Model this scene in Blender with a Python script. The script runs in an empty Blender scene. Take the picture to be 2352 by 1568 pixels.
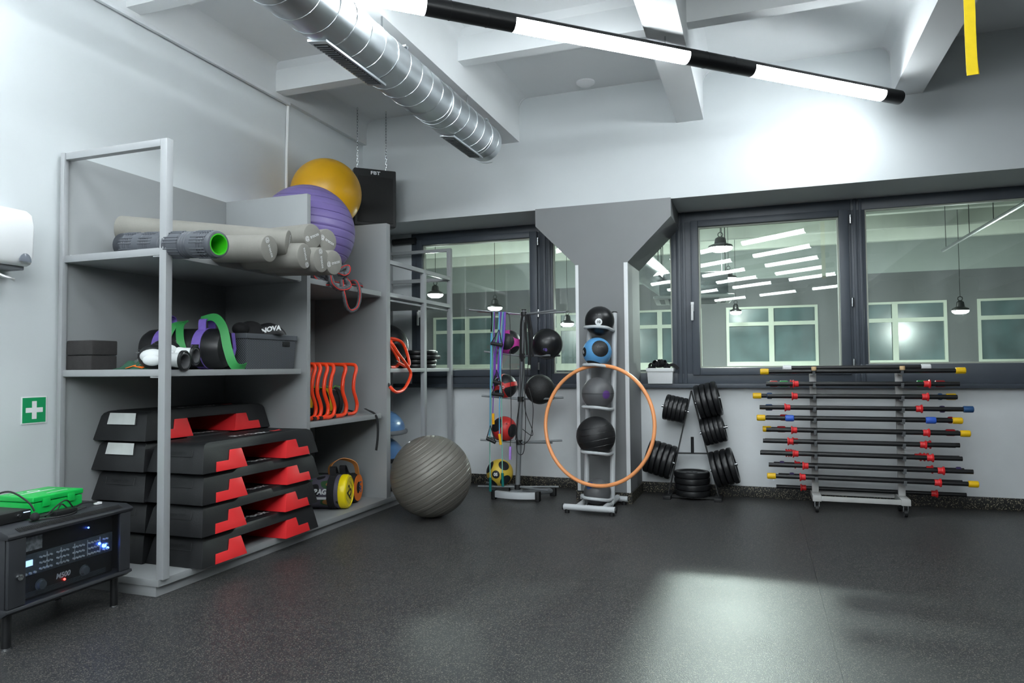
import bpy, bmesh, math, random
from mathutils import Vector, Matrix
random.seed(7)
S = bpy.context.scene
COL = S.collection
PI = math.pi

# ------------------------------------------------------------------ camera
CAMZ = 1.1
YAW, PIT, ROL, FPX = 0.34066743, 0.0369666, -0.00853906, 1609.056
_f = Vector((-math.sin(YAW)*math.cos(PIT), math.cos(YAW)*math.cos(PIT), math.sin(PIT)))
_r = Vector((math.cos(YAW), math.sin(YAW), 0)); _u = _r.cross(_f)
_r, _u = math.cos(ROL)*_r+math.sin(ROL)*_u, -math.sin(ROL)*_r+math.cos(ROL)*_u
cam = bpy.data.cameras.new('camera'); camo = bpy.data.objects.new('camera', cam); COL.objects.link(camo)
cam.sensor_width = 36; cam.lens = FPX/2352*36; cam.clip_start = .05; cam.clip_end = 100
camo.matrix_world = Matrix(((_r.x, _u.x, -_f.x, 0), (_r.y, _u.y, -_f.y, 0), (_r.z, _u.z, -_f.z, CAMZ), (0, 0, 0, 1)))
S.camera = camo
# ------------------------------------------------------------------ world, exposure
w = bpy.data.worlds.new('world'); S.world = w; w.use_nodes = True
w.node_tree.nodes['Background'].inputs[0].default_value = (.6, .63, .66, 1)
w.node_tree.nodes['Background'].inputs[1].default_value = .02
S.view_settings.view_transform = 'Standard'; S.view_settings.look = 'None'
S.view_settings.gamma = 1; S.view_settings.use_curve_mapping = False
S.view_settings.exposure = 0.58
TUBE_E = 34.0          # emission of the linear lamps
HALL_LAMP_E = 110.0    # discs of the pendant lamps in the hall behind the glass
HALL_SPOT_W = 190.0

# measured photo point -> point on a known vertical / horizontal plane of the room
def _ray(x, y): return _f*FPX+_r*(x-1176)-_u*(y-784)
def aX(x, y, v): d = _ray(x, y); return Vector((0, 0, CAMZ))+d*(v/d.x)
def aY(x, y, v): d = _ray(x, y); return Vector((0, 0, CAMZ))+d*(v/d.y)
def aZ(x, y, v): d = _ray(x, y); return Vector((0, 0, CAMZ))+d*((v-CAMZ)/d.z)
def aD(x, y, v): d = _ray(x, y); return Vector((0, 0, CAMZ))+d*(v/FPX)

# ------------------------------------------------------------------ materials
def s2l(c): return tuple((v/12.92 if v <= .04045 else ((v+.055)/1.055)**2.4) for v in c)
def rgb(r, g, b): return s2l((r/255, g/255, b/255))
MATS = {}
def mat(name, col, rough=.5, metal=0., spec=.5, var=.08, vscale=6., bump=0., bscale=200., emit=0., rvar=.0, coat=0., stretch=None):
    if name in MATS: return MATS[name]
    m = bpy.data.materials.new(name); m.use_nodes = True; nt = m.node_tree; N = nt.nodes; L = nt.links
    b = N['Principled BSDF']; b.inputs['Roughness'].default_value = rough; b.inputs['Metallic'].default_value = metal
    b.inputs['Specular IOR Level'].default_value = spec; b.inputs['Coat Weight'].default_value = coat
    tc = N.new('ShaderNodeTexCoord'); src = tc.outputs['Object']
    if stretch:
        mp = N.new('ShaderNodeMapping'); mp.inputs['Scale'].default_value = stretch; L.new(src, mp.inputs[0]); src = mp.outputs[0]
    nz = N.new('ShaderNodeTexNoise'); nz.inputs['Scale'].default_value = vscale; nz.inputs['Detail'].default_value = 4; L.new(src, nz.inputs['Vector'])
    cr = N.new('ShaderNodeValToRGB'); cr.color_ramp.elements[0].position = .3; cr.color_ramp.elements[1].position = .7
    cr.color_ramp.elements[0].color = tuple(max(0, c*(1-var)) for c in col)+(1,); cr.color_ramp.elements[1].color = tuple(min(1, c*(1+var)) for c in col)+(1,)
    L.new(nz.outputs['Fac'], cr.inputs[0]); L.new(cr.outputs[0], b.inputs['Base Color'])
    if rvar:
        mr = N.new('ShaderNodeMapRange'); mr.inputs['To Min'].default_value = rough-rvar; mr.inputs['To Max'].default_value = rough+rvar
        L.new(nz.outputs['Fac'], mr.inputs['Value']); L.new(mr.outputs[0], b.inputs['Roughness'])
    if bump:
        n2 = N.new('ShaderNodeTexNoise'); n2.inputs['Scale'].default_value = bscale; n2.inputs['Detail'].default_value = 3; L.new(src, n2.inputs['Vector'])
        bp = N.new('ShaderNodeBump'); bp.inputs['Strength'].default_value = bump; bp.inputs['Distance'].default_value = .002
        L.new(n2.outputs['Fac'], bp.inputs['Height']); L.new(bp.outputs[0], b.inputs['Normal'])
    if emit:
        b.inputs['Emission Color'].default_value = tuple(col)+(1,); b.inputs['Emission Strength'].default_value = emit
    MATS[name] = m; return m
def speckle(name, base, spot, rough, scale=260., thr=.62, bump=.3, spec=.5, rvar=.06):
    m = bpy.data.materials.new(name); m.use_nodes = True; nt = m.node_tree; N = nt.nodes; L = nt.links; b = N['Principled BSDF']
    tc = N.new('ShaderNodeTexCoord')
    v = N.new('ShaderNodeTexVoronoi'); v.inputs['Scale'].default_value = scale; L.new(tc.outputs['Object'], v.inputs['Vector'])
    sep = N.new('ShaderNodeSeparateColor'); L.new(v.outputs['Color'], sep.inputs[0])
    cr = N.new('ShaderNodeValToRGB'); cr.color_ramp.interpolation = 'LINEAR'
    cr.color_ramp.elements[0].position = thr; cr.color_ramp.elements[0].color = tuple(base)+(1,)
    cr.color_ramp.elements[1].position = min(1, thr+.14); cr.color_ramp.elements[1].color = tuple(spot)+(1,)
    L.new(sep.outputs[0], cr.inputs[0])
    n = N.new('ShaderNodeTexNoise'); n.inputs['Scale'].default_value = 1.3; n.inputs['Detail'].default_value = 5; L.new(tc.outputs['Object'], n.inputs['Vector'])
    mr = N.new('ShaderNodeMapRange'); mr.inputs['To Min'].default_value = .75; mr.inputs['To Max'].default_value = 1.3; L.new(n.outputs['Fac'], mr.inputs['Value'])
    mx = N.new('ShaderNodeMix'); mx.data_type = 'RGBA'; mx.blend_type = 'MULTIPLY'; mx.inputs[0].default_value = 1
    L.new(cr.outputs[0], mx.inputs[6]); L.new(mr.outputs[0], mx.inputs[7]); L.new(mx.outputs[2], b.inputs['Base Color'])
    m2 = N.new('ShaderNodeMapRange'); m2.inputs['To Min'].default_value = rough-rvar; m2.inputs['To Max'].default_value = rough+rvar
    L.new(n.outputs['Fac'], m2.inputs['Value']); L.new(m2.outputs[0], b.inputs['Roughness'])
    b.inputs['Specular IOR Level'].default_value = spec
    n3 = N.new('ShaderNodeTexNoise'); n3.inputs['Scale'].default_value = scale*.8; n3.inputs['Detail'].default_value = 2; L.new(tc.outputs['Object'], n3.inputs['Vector'])
    bp = N.new('ShaderNodeBump'); bp.inputs['Strength'].default_value = bump; bp.inputs['Distance'].default_value = .002
    L.new(n3.outputs['Fac'], bp.inputs['Height']); L.new(bp.outputs[0], b.inputs['Normal'])
    MATS[name] = m; return m
def glassmat(name, tint=(.93, .97, .95), dirt=.03, ior=1.5):
    m = bpy.data.materials.new(name); m.use_nodes = True; nt = m.node_tree; N = nt.nodes; L = nt.links
    N.remove(N['Principled BSDF']); out = N['Material Output']
    tr = N.new('ShaderNodeBsdfTransparent'); tr.inputs[0].default_value = tuple(tint)+(1,)
    gl = N.new('ShaderNodeBsdfGlossy'); gl.inputs['Roughness'].default_value = .01
    fr = N.new('ShaderNodeFresnel'); geo = N.new('ShaderNodeNewGeometry'); mi = N.new('ShaderNodeMapRange')
    mi.inputs['To Min'].default_value = ior; mi.inputs['To Max'].default_value = 1/ior; L.new(geo.outputs['Backfacing'], mi.inputs['Value']); L.new(mi.outputs[0], fr.inputs[0])   # same reflectance on both faces of the thin pane
    df = N.new('ShaderNodeBsdfDiffuse'); df.inputs[0].default_value = (.8, .85, .85, 1)
    tc = N.new('ShaderNodeTexCoord'); mp = N.new('ShaderNodeMapping'); mp.inputs['Scale'].default_value = (1, 1, .25); L.new(tc.outputs['Object'], mp.inputs[0])
    nz = N.new('ShaderNodeTexNoise'); nz.inputs['Scale'].default_value = 5; nz.inputs['Detail'].default_value = 6; L.new(mp.outputs[0], nz.inputs['Vector'])
    mr = N.new('ShaderNodeMapRange'); mr.inputs['From Min'].default_value = .35; mr.inputs['From Max'].default_value = .8; mr.inputs['To Max'].default_value = dirt*2.2; L.new(nz.outputs['Fac'], mr.inputs['Value'])
    m1 = N.new('ShaderNodeMixShader'); L.new(fr.outputs[0], m1.inputs[0]); L.new(tr.outputs[0], m1.inputs[1]); L.new(gl.outputs[0], m1.inputs[2])
    m2 = N.new('ShaderNodeMixShader'); L.new(mr.outputs[0], m2.inputs[0]); L.new(m1.outputs[0], m2.inputs[1]); L.new(df.outputs[0], m2.inputs[2])
    L.new(m2.outputs[0], out.inputs[0]); MATS[name] = m; return m
def emitmat(name, col, e):
    m = bpy.data.materials.new(name); m.use_nodes = True; b = m.node_tree.nodes['Principled BSDF']
    b.inputs['Base Color'].default_value = (.8, .8, .8, 1); b.inputs['Emission Color'].default_value = tuple(col)+(1,); b.inputs['Emission Strength'].default_value = e
    MATS[name] = m; return m

WALL = mat('wall_paint', rgb(206, 211, 213), .6, var=.03, vscale=2, bump=.12, bscale=90)
LOWW = mat('brightened_lower_wall', rgb(226, 230, 232), .5, var=.05, vscale=3, bump=.12, bscale=60)  # lighter paint, raised further to stand in for light missing on this wall
CEIL = mat('ceiling_paint', rgb(224, 227, 228), .7, var=.02, vscale=2, bump=.08, bscale=60)
GREYP = mat('column_paint', rgb(124, 126, 128), .5, var=.03, vscale=3, bump=.08, bscale=60)
SOFF = mat('shaded_soffit', rgb(150, 155, 157), .6, var=.03)  # unused; wall paint greyed to hold the shade under the header
WHITE = mat('white_trim', rgb(228, 231, 233), .45, var=.02)
FLOOR = speckle('rubber_floor', rgb(50, 51, 53), rgb(112, 108, 100), .42, 300, .80, .5, .5)
BASEB = speckle('terrazzo_rubber', rgb(24, 25, 25), rgb(150, 142, 120), .5, 190, .80, .3)
FRAME = mat('window_frame_paint', rgb(70, 77, 86), .42, var=.06, vscale=9, bump=.1, bscale=120)
GLASS = glassmat('window_glass', (.90, .955, .93), .035)
CLEAR = glassmat('smoked_glass', (.8, .82, .84), .0)
BOARD = mat('cabinet_board', rgb(147, 150, 151), .42, var=.025, vscale=3, bump=.05, bscale=160)
STEELP = mat('grey_profile', rgb(160, 163, 165), .3, metal=.0, var=.02)
CHROME = mat('satin_steel', rgb(190, 193, 196), .25, metal=1., var=.03)
GALV = mat('galvanised_duct', rgb(205, 210, 213), .34, metal=1., var=.13, vscale=7, bump=.05, bscale=30, rvar=.08, stretch=(1, .35, 1))
BLACK = mat('black_plastic', rgb(26, 27, 28), .45, var=.1)
BLACKM = mat('black_metal', rgb(24, 25, 27), .38, var=.1)
RUB = mat('black_rubber', rgb(30, 31, 33), .5, var=.12, vscale=12, bump=.2, bscale=150)
RUBG = mat('gloss_rubber', rgb(26, 27, 29), .33, var=.1, vscale=12, bump=.08, bscale=60)
SILV = mat('silver_paint', rgb(196, 200, 203), .32, var=.03)
GREYT = mat('grey_tube_paint', rgb(120, 124, 127), .38, var=.04)
STEPB = mat('step_black', rgb(29, 30, 32), .48, var=.16, vscale=9, bump=.25, bscale=170, rvar=.08)
RED = mat('red_plastic', rgb(226, 42, 46), .42, var=.04)
ORANGE = mat('orange_tube', rgb(246, 70, 30), .33, var=.03)
ORANGEH = mat('hoop_orange', rgb(252, 168, 108), .35, var=.03)
YELLOW = mat('yellow_plastic', rgb(245, 196, 18), .4, var=.03)
BLUE = mat('blue_plastic', rgb(54, 100, 205), .4, var=.03)
BLUED = mat('dark_blue_plastic', rgb(40, 82, 130), .4, var=.03)
GREEN = mat('green_box', rgb(14, 184, 78), .38, var=.03)
GREEND = mat('green_sign', rgb(18, 150, 92), .45, var=.02)
WHITEP = mat('white_plastic', rgb(235, 237, 238), .35, var=.01)
PAPER = mat('white_paper', rgb(240, 240, 240), .8, var=.02)
FOAM = mat('grey_foam', rgb(130, 128, 122), .85, var=.07, vscale=10, bump=.3, bscale=120)
PURPLE = mat('purple_vinyl', rgb(112, 98, 152), .36, var=.04)
GOLD = mat('gold_vinyl', rgb(226, 170, 20), .36, var=.04)
GREYV = mat('grey_vinyl', rgb(118, 115, 108), .42, var=.04, metal=.2)
PINK = mat('pink_rubber', rgb(205, 70, 160), .4, var=.04)
REDB = mat('red_rubber', rgb(205, 50, 48), .42, var=.05)
YELB = mat('yellow_rubber', rgb(222, 190, 70), .42, var=.05)
BLUB = mat('blue_rubber', rgb(92, 160, 214), .42, var=.05)
DGREY = mat('dark_grey_rubber', rgb(92, 93, 95), .42, var=.06)
BOSU = mat('bosu_blue', rgb(82, 122, 168), .3, var=.05)
PLATG = mat('platform_grey', rgb(120, 124, 128), .5, var=.04)
FABRIC = mat('black_fabric', rgb(28, 28, 30), .85, var=.15, vscale=30, bump=.3, bscale=300)
LEATH = mat('black_leatherette', rgb(30, 31, 33), .38, var=.1, vscale=20, bump=.2, bscale=90)
WLEATH = mat('white_leatherette', rgb(222, 226, 226), .4, var=.03)
LILAC = mat('lilac_webbing', rgb(128, 104, 196), .75, var=.08, vscale=30, bump=.3, bscale=300)
GBAND = mat('green_band', rgb(60, 158, 84), .55, var=.06)
TAN = mat('tan_leather', rgb(214, 140, 74), .5, var=.08)
BASKG = mat('dark_grey_basket', rgb(88, 92, 97), .5, var=.04)
WOOD = mat('pale_wood', rgb(226, 192, 144), .5, var=.08)
CREAM = mat('cream_window_frame', rgb(176, 183, 170), .5, var=.02)
HWALL = mat('hall_wall_light', rgb(146, 154, 151), .7, var=.03)
HWALLD = mat('hall_wall_dark', rgb(90, 92, 94), .7, var=.03)
HCEIL = mat('hall_ceiling_paint', rgb(150, 157, 146), .75, var=.03)
HRIB = mat('hall_rib_paint', rgb(216, 222, 212), .7, var=.02)
LED = emitmat('led_diffuser', (.90, .968, 1.0), TUBE_E)
LAMPD = emitmat('pendant_diffuser', (.95, 1.0, .96), HALL_LAMP_E)

# ------------------------------------------------------------------ mesh builder
def frame_for(d):
    d = Vector(d).normalized(); a = Vector((0, 0, 1)) if abs(d.z) < .95 else Vector((1, 0, 0))
    x = a.cross(d).normalized(); return x, d.cross(x), d
class MB:
    def __init__(s): s.v = []; s.f = []; s.mi = []; s.m = 0
    def add(s, vs, fs):
        o = len(s.v); s.v += [tuple(v) for v in vs]
        for f in fs: s.f.append([o+i for i in f]); s.mi.append(s.m)
        return s
    def box(s, a, b, M=None):
        x0, y0, z0 = a; x1, y1, z1 = b
        vs = [Vector(p) for p in ((x0, y0, z0), (x1, y0, z0), (x1, y1, z0), (x0, y1, z0), (x0, y0, z1), (x1, y0, z1), (x1, y1, z1), (x0, y1, z1))]
        if M: vs = [M @ v for v in vs]
        return s.add(vs, [(3, 2, 1, 0), (4, 5, 6, 7), (0, 1, 5, 4), (1, 2, 6, 5), (2, 3, 7, 6), (3, 0, 4, 7)])
    def cbox(s, c, d, M=None): return s.box([c[i]-d[i]/2 for i in range(3)], [c[i]+d[i]/2 for i in range(3)], M)
    def tube(s, pts, r, seg=10, closed=False, caps=True, sx=1., up=None):
        pts = [Vector(p) for p in pts]; n = len(pts); rings = []
        rr = r if isinstance(r, (list, tuple)) else [r]*n
        def tan(i):
            if closed: return (pts[(i+1) % n]-pts[i-1]).normalized()
            return (pts[min(i+1, n-1)]-pts[max(i-1, 0)]).normalized()
        t = tan(0); x = (Vector(up).cross(t).normalized() if up else frame_for(t)[0])
        for i in range(n):
            t = tan(i); x = (x-t*x.dot(t)).normalized(); y = t.cross(x)
            rings.append([pts[i]+(x*math.cos(2*PI*k/seg)*sx+y*math.sin(2*PI*k/seg))*rr[i] for k in range(seg)])
        vs = [v for q in rings for v in q]; fs = []
        for i in range(n if closed else n-1):
            j = (i+1) % n
            for k in range(seg):
                k2 = (k+1) % seg; fs.append((i*seg+k, i*seg+k2, j*seg+k2, j*seg+k))
        if caps and not closed:
            fs.append(tuple(range(seg-1, -1, -1))); fs.append(tuple((n-1)*seg+k for k in range(seg)))
        return s.add(vs, fs)
    def lathe(s, prof, o=(0, 0, 0), d=(0, 0, 1), seg=24, xdir=None, sc=(1, 1), caps=True):
        o = Vector(o); d = Vector(d).normalized()
        if xdir: y = d.cross(Vector(xdir)).normalized(); x = y.cross(d)
        else: x, y, d = frame_for(d)
        vs = []; idx = []
        for r, h in prof:
            if r < 1e-6: idx.append([len(vs)]); vs.append(o+d*h)
            else:
                idx.append([len(vs)+k for k in range(seg)])
                vs += [o+d*h+(x*math.cos(2*PI*k/seg)*sc[0]+y*math.sin(2*PI*k/seg)*sc[1])*r for k in range(seg)]
        fs = []
        for a, b in zip(idx, idx[1:]):
            for k in range(seg):
                k2 = (k+1) % seg
                if len(a) == 1 and len(b) == 1: break
                if len(a) == 1: fs.append((a[0], b[k2], b[k]))
                elif len(b) == 1: fs.append((a[k], a[k2], b[0]))
                else: fs.append((a[k], a[k2], b[k2], b[k]))
        if caps and len(idx[0]) > 1: fs.append(tuple(reversed(idx[0])))
        if caps and len(idx[-1]) > 1: fs.append(tuple(idx[-1]))
        return s.add(vs, fs)
    def cyl(s, a, b, r, seg=16):
        a = Vector(a); b = Vector(b); return s.lathe([(r, 0), (r, (b-a).length)], a, b-a, seg)
    def sphere(s, c, r, seg=32, rings=18, d=(0, 0, 1), sq=1.):
        return s.lathe([(r*math.sin(PI*i/rings), -r*sq*math.cos(PI*i/rings)) for i in range(rings+1)], c, d, seg)
    def prism(s, poly, o, ux, uy, uz):
        o, ux, uy, uz = map(Vector, (o, ux, uy, uz)); n = len(poly)
        A = [o+ux*p[0]+uy*p[1] for p in poly]; B = [a+uz for a in A]
        fs = [tuple(range(n-1, -1, -1)), tuple(range(n, 2*n))]+[(i, (i+1) % n, n+(i+1) % n, n+i) for i in range(n)]
        return s.add(A+B, fs)
    def ribbon(s, pts, sides, wd, th):
        pts = [Vector(p) for p in pts]; n = len(pts); vs = []
        for i, p in enumerate(pts):
            t = (pts[min(i+1, n-1)]-pts[max(i-1, 0)]).normalized(); sd = Vector(sides[i] if isinstance(sides, list) else sides)
            sd = (sd-t*sd.dot(t)).normalized(); nn = t.cross(sd)
            vs += [p+sd*wd/2+nn*th/2, p-sd*wd/2+nn*th/2, p-sd*wd/2-nn*th/2, p+sd*wd/2-nn*th/2]
        fs = [(3, 2, 1, 0), tuple(4*(n-1)+k for k in range(4))]
        for i in range(n-1):
            for k in range(4): fs.append((4*i+k, 4*i+(k+1) % 4, 4*i+4+(k+1) % 4, 4*i+4+k))
        return s.add(vs, fs)
    def build(s, name, m, parent=None, bevel=0, bseg=2, angle=35, flat=False, loc=None):
        me = bpy.data.meshes.new(name); me.from_pydata(s.v, [], s.f)
        for q in (m if isinstance(m, (list, tuple)) else [m]): me.materials.append(q)
        me.polygons.foreach_set('material_index', s.mi)
        bm = bmesh.new(); bm.from_mesh(me); bmesh.ops.recalc_face_normals(bm, faces=bm.faces)
        if bevel:
            es = [e for e in bm.edges if len(e.link_faces) == 2 and e.calc_face_angle(0) > math.radians(28)]
            bmesh.ops.bevel(bm, geom=es, offset=bevel, segments=bseg, profile=.6, affect='EDGES', clamp_overlap=True)
        bm.to_mesh(me); bm.free()
        if not flat:
            me.polygons.foreach_set('use_smooth', [True]*len(me.polygons)); me.set_sharp_from_angle(angle=math.radians(angle))
        o = bpy.data.objects.new(name, me); COL.objects.link(o)
        if parent: o.parent = parent
        if loc is not None: o.location = loc
        return o
def tag(o, label=None, cat=None, group=None, kind=None):
    if label: o['label'] = label
    if cat: o['category'] = cat
    if group: o['group'] = group
    if kind: o['kind'] = kind
    return o
def thing(name, label, cat, loc=(0, 0, 0), rz=0., group=None, kind=None):
    o = bpy.data.objects.new(name, None); COL.objects.link(o); o.empty_display_size = .05
    o.location = loc; o.rotation_euler = (0, 0, rz); return tag(o, label, cat, group, kind)
def clone(root, loc=None, rot=None, label=None):
    r = root.copy(); COL.objects.link(r)
    if loc is not None: r.location = loc
    if rot is not None: r.rotation_euler = rot
    if label: r['label'] = label
    for ch in root.children:
        c = ch.copy(); COL.objects.link(c); c.parent = r
        for g in ch.children:
            d = g.copy(); COL.objects.link(d); d.parent = c
    return r
def struct(name, mb, m, bevel=0, parent=None, **k):
    o = mb.build(name, m, parent, bevel, **k)
    if not parent: o['kind'] = 'structure'
    return o
def arc(cx, cy, r, a0, a1, n): return [(cx+r*math.cos(math.radians(a0+(a1-a0)*i/n)), cy+r*math.sin(math.radians(a0+(a1-a0)*i/n))) for i in range(n+1)]
def crom(pts, n=6, closed=False):
    P = [Vector(p) for p in pts]; N = len(P); out = []
    for i in range(N if closed else N-1):
        g = (lambda k: P[k % N]) if closed else (lambda k: P[max(0, min(N-1, k))])
        a, b, c, d = g(i-1), g(i), g(i+1), g(i+2)
        for k in range(n):
            t = k/n; out.append(.5*((2*b)+(c-a)*t+(2*a-5*b+4*c-d)*t*t+(3*b-a-3*c+d)*t**3))
    if not closed: out.append(P[-1])
    return out
def text(name, s, size, m, parent, mapf, align='CENTER', shear=0., sx=1., ext=0., bold=0.):
    cu = bpy.data.curves.new(name, 'FONT'); cu.body = s; cu.size = size; cu.align_x = align; cu.align_y = 'CENTER'; cu.shear = shear; cu.offset = bold
    ob = bpy.data.objects.new(name, cu); COL.objects.link(ob)
    bpy.context.view_layer.update()
    me = bpy.data.meshes.new_from_object(ob.evaluated_get(bpy.context.evaluated_depsgraph_get()))
    bpy.data.objects.remove(ob); bpy.data.curves.remove(cu)
    for v in me.vertices: v.co = Vector(mapf(v.co.x*sx, v.co.y))
    me.materials.clear(); me.materials.append(m); me.name = name
    o = bpy.data.objects.new(name, me); COL.objects.link(o); o.parent = parent; return o
def flatmap(o, ux, uy): o, ux, uy = Vector(o), Vector(ux).normalized(), Vector(uy).normalized(); return lambda x, y: o+ux*x+uy*y
def sphmap(c, r, n, up=(0, 0, 1), rot=0.):
    n = Vector(n).normalized(); x = Vector(up).cross(n).normalized(); y = n.cross(x); c = Vector(c)
    x, y = x*math.cos(rot)+y*math.sin(rot), -x*math.sin(rot)+y*math.cos(rot)
    return lambda a, b: c+(n+x*(a/r)+y*(b/r)).normalized()*r
# ================================================================== room shell
HY = 5.67       # face of the header above the windows
WY = 6.22       # wall under the windows
CZ = 3.42
XR, YB = 7.5, -9.2
fl = struct('floor', MB().box((-3.6, YB-.1, -.12), (XR+.1, 6.4, -.012)), BLACK)
for a, b in ((-3.48, .2487), (.2495, 2.7), (2.7008, XR)):
    struct('rubber_roll', MB().box((a, YB, -.012), (b, WY, 0)), FLOOR, parent=fl)
struct('wall_left', MB().box((-3.6, YB-.1, 0), (-3.48, 6.4, CZ+.1)), WALL)
struct('wall_right', MB().box((XR, YB-.1, 0), (XR+.12, 6.4, CZ+.1)), HWALLD)
struct('wall_rear', MB().box((-3.48, YB-.12, 0), (XR, YB, CZ+.1)), HWALLD)
struct('wall_header', MB().box((-3.48, HY, 2.439), (XR, 6.4, CZ+.1)), WALL)
struct('wall_back', MB().box((-3.48, WY, 0), (XR, 6.4, .915)).box((-3.48, WY, .915), (-3.262, 6.4, 2.439)).box((4.1, WY, .915), (XR, 6.4, 2.439)), LOWW)
struct('ceiling', MB().box((-3.6, YB-.1, CZ), (XR+.1, HY, CZ+.1)), CEIL)
# downstand beams (run away from the camera) and cross ribs, with coved tops
def beam_poly(xl, xr, zb, rl=.07):
    return [(xl-rl, CZ)]+[(xl-rl+rl*math.sin(t), CZ-rl+rl*math.cos(t)) for t in (.4, .8, 1.2)]+[(xl, CZ-rl), (xl, zb), (xr, zb), (xr, CZ-rl)]+[(xr+rl-rl*math.sin(t), CZ-rl+rl*math.cos(t)) for t in (1.2, .8, .4)]+[(xr+rl, CZ)]
bx = [(-2.128, -1.927), (-.598, -.388), (.935, 1.136), (2.466, 2.667), (3.997, 4.198), (5.528, 5.729)]
for xl, xr in bx:
    struct('ceiling_beam', MB().prism(beam_poly(xl, xr, 3.045), (0, YB, 0), (1, 0, 0), (0, 0, 1), (0, HY-YB, 0)), CEIL)
struct('ceiling_beam', MB().prism([(-3.48, CZ), (-3.48, 3.19), (-3.44, 3.19), (-3.44, CZ-.07)]+[(-3.37-.07*math.sin(t), CZ-.07+.07*math.cos(t)) for t in (1.2, .8, .4)]+[(-3.37, CZ)], (0, YB, 0), (1, 0, 0), (0, 0, 1), (0, HY-YB, 0)), CEIL)
spans = [(-3.44, -2.128), (-1.927, -.598), (-.388, .935), (1.136, 2.466), (2.667, 3.997), (4.198, 5.528), (5.729, 7.5)]
for i, (a, b) in enumerate(spans):
    for k in range(-5, 2):
        y0 = 3.03+1.335*k
        # rib with its two ends rounded into the beams
        rr = .09
        poly = [(a, 3.215), (b, 3.215), (b, CZ), (a, CZ)]
        struct('ceiling_rib', MB().prism([(y0-.04, CZ), (y0, CZ-.04), (y0, 3.215), (y0+.1, 3.215), (y0+.1, CZ-.04), (y0+.14, CZ)], (a, 0, 0), (0, 1, 0), (0, 0, 1), (b-a, 0, 0)), CEIL)
# coved corners of the header bays
for a, b in spans:
    m = MB(); r = .09
    for cx, sg in ((a, 1), (b, -1)):
        pts = [(cx, CZ), (cx, CZ-r)]+[(cx+sg*(r-r*math.cos(t)), CZ-r+r*math.sin(t)) for t in (.3, .6, .9, 1.2)]+[(cx+sg*r, CZ)]
        m.prism(pts, (0, HY-.012, 0), (1, 0, 0), (0, 0, 1), (0, .012, 0))
    struct('trim_cove', m, CEIL)
struct('trim_1', MB().box((-3.462, -6, 3.168), (-3.436, 4.54, 3.192)), WHITE, .003)
# wall cable conduit
cb = tag(MB().tube(crom([(-3.466, 4.545, 3.18), (-3.468, 4.54, 3.0), (-3.466, 4.53, 2.75), (-3.468, 4.535, 2.2)], 5), .011, 8).build('cable_conduit', WHITEP), 'white cable hanging down the left wall behind the yellow ball', 'cable')
tag(MB().lathe([(.075, 0), (.075, .012), (.05, .03), (0, .034)], (-1.299, 5.513, CZ), (0, 0, -1), 24).build('smoke_detector', WHITEP), 'small round white detector on the ceiling near the header wall', 'detector')

# column with splayed capital
cy0 = 5.655
cp = [(-1.438, 0), (-1.005, 0), (-1.005, 1.946), (-.651, 2.297), (-.651, 2.445), (-1.785, 2.445), (-1.785, 2.297), (-1.438, 1.946)]
colm = struct('column', MB().prism(cp, (0, cy0, 0), (1, 0, 0), (0, 0, 1), (0, WY+.02-cy0, 0)), GREYP)
for a, b in ((-1.440, -1.414), (-1.035, -1.003)):
    struct('corner_trim', MB().box((a, cy0-.003, .085), (b, cy0+.026, 1.946)), WHITE, .001, colm)
struct('corner_trim', MB().box((-1.02, cy0, .085), (-1.002, WY-.0, 1.944)), GREYP, 0, colm)
bb = [((-3.48, WY-.014, 0), (-1.438, WY, .092)), ((-1.005, WY-.014, 0), (XR, WY, .092))]
for a, b in bb: struct('baseboard_back', MB().box(a, b), BASEB, .003)
struct('baseboard_column', MB().box((-1.452, cy0-.014, 0), (-.99, cy0, .085)).box((-1.005, cy0, 0), (-.99, WY-.014, .085)).box((-1.452, cy0, 0), (-1.438, WY-.014, .085)), BASEB)
struct('baseboard_left', MB().box((-3.48, YB, 0), (-3.466, WY-.014, .092)), BASEB, .003)

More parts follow.
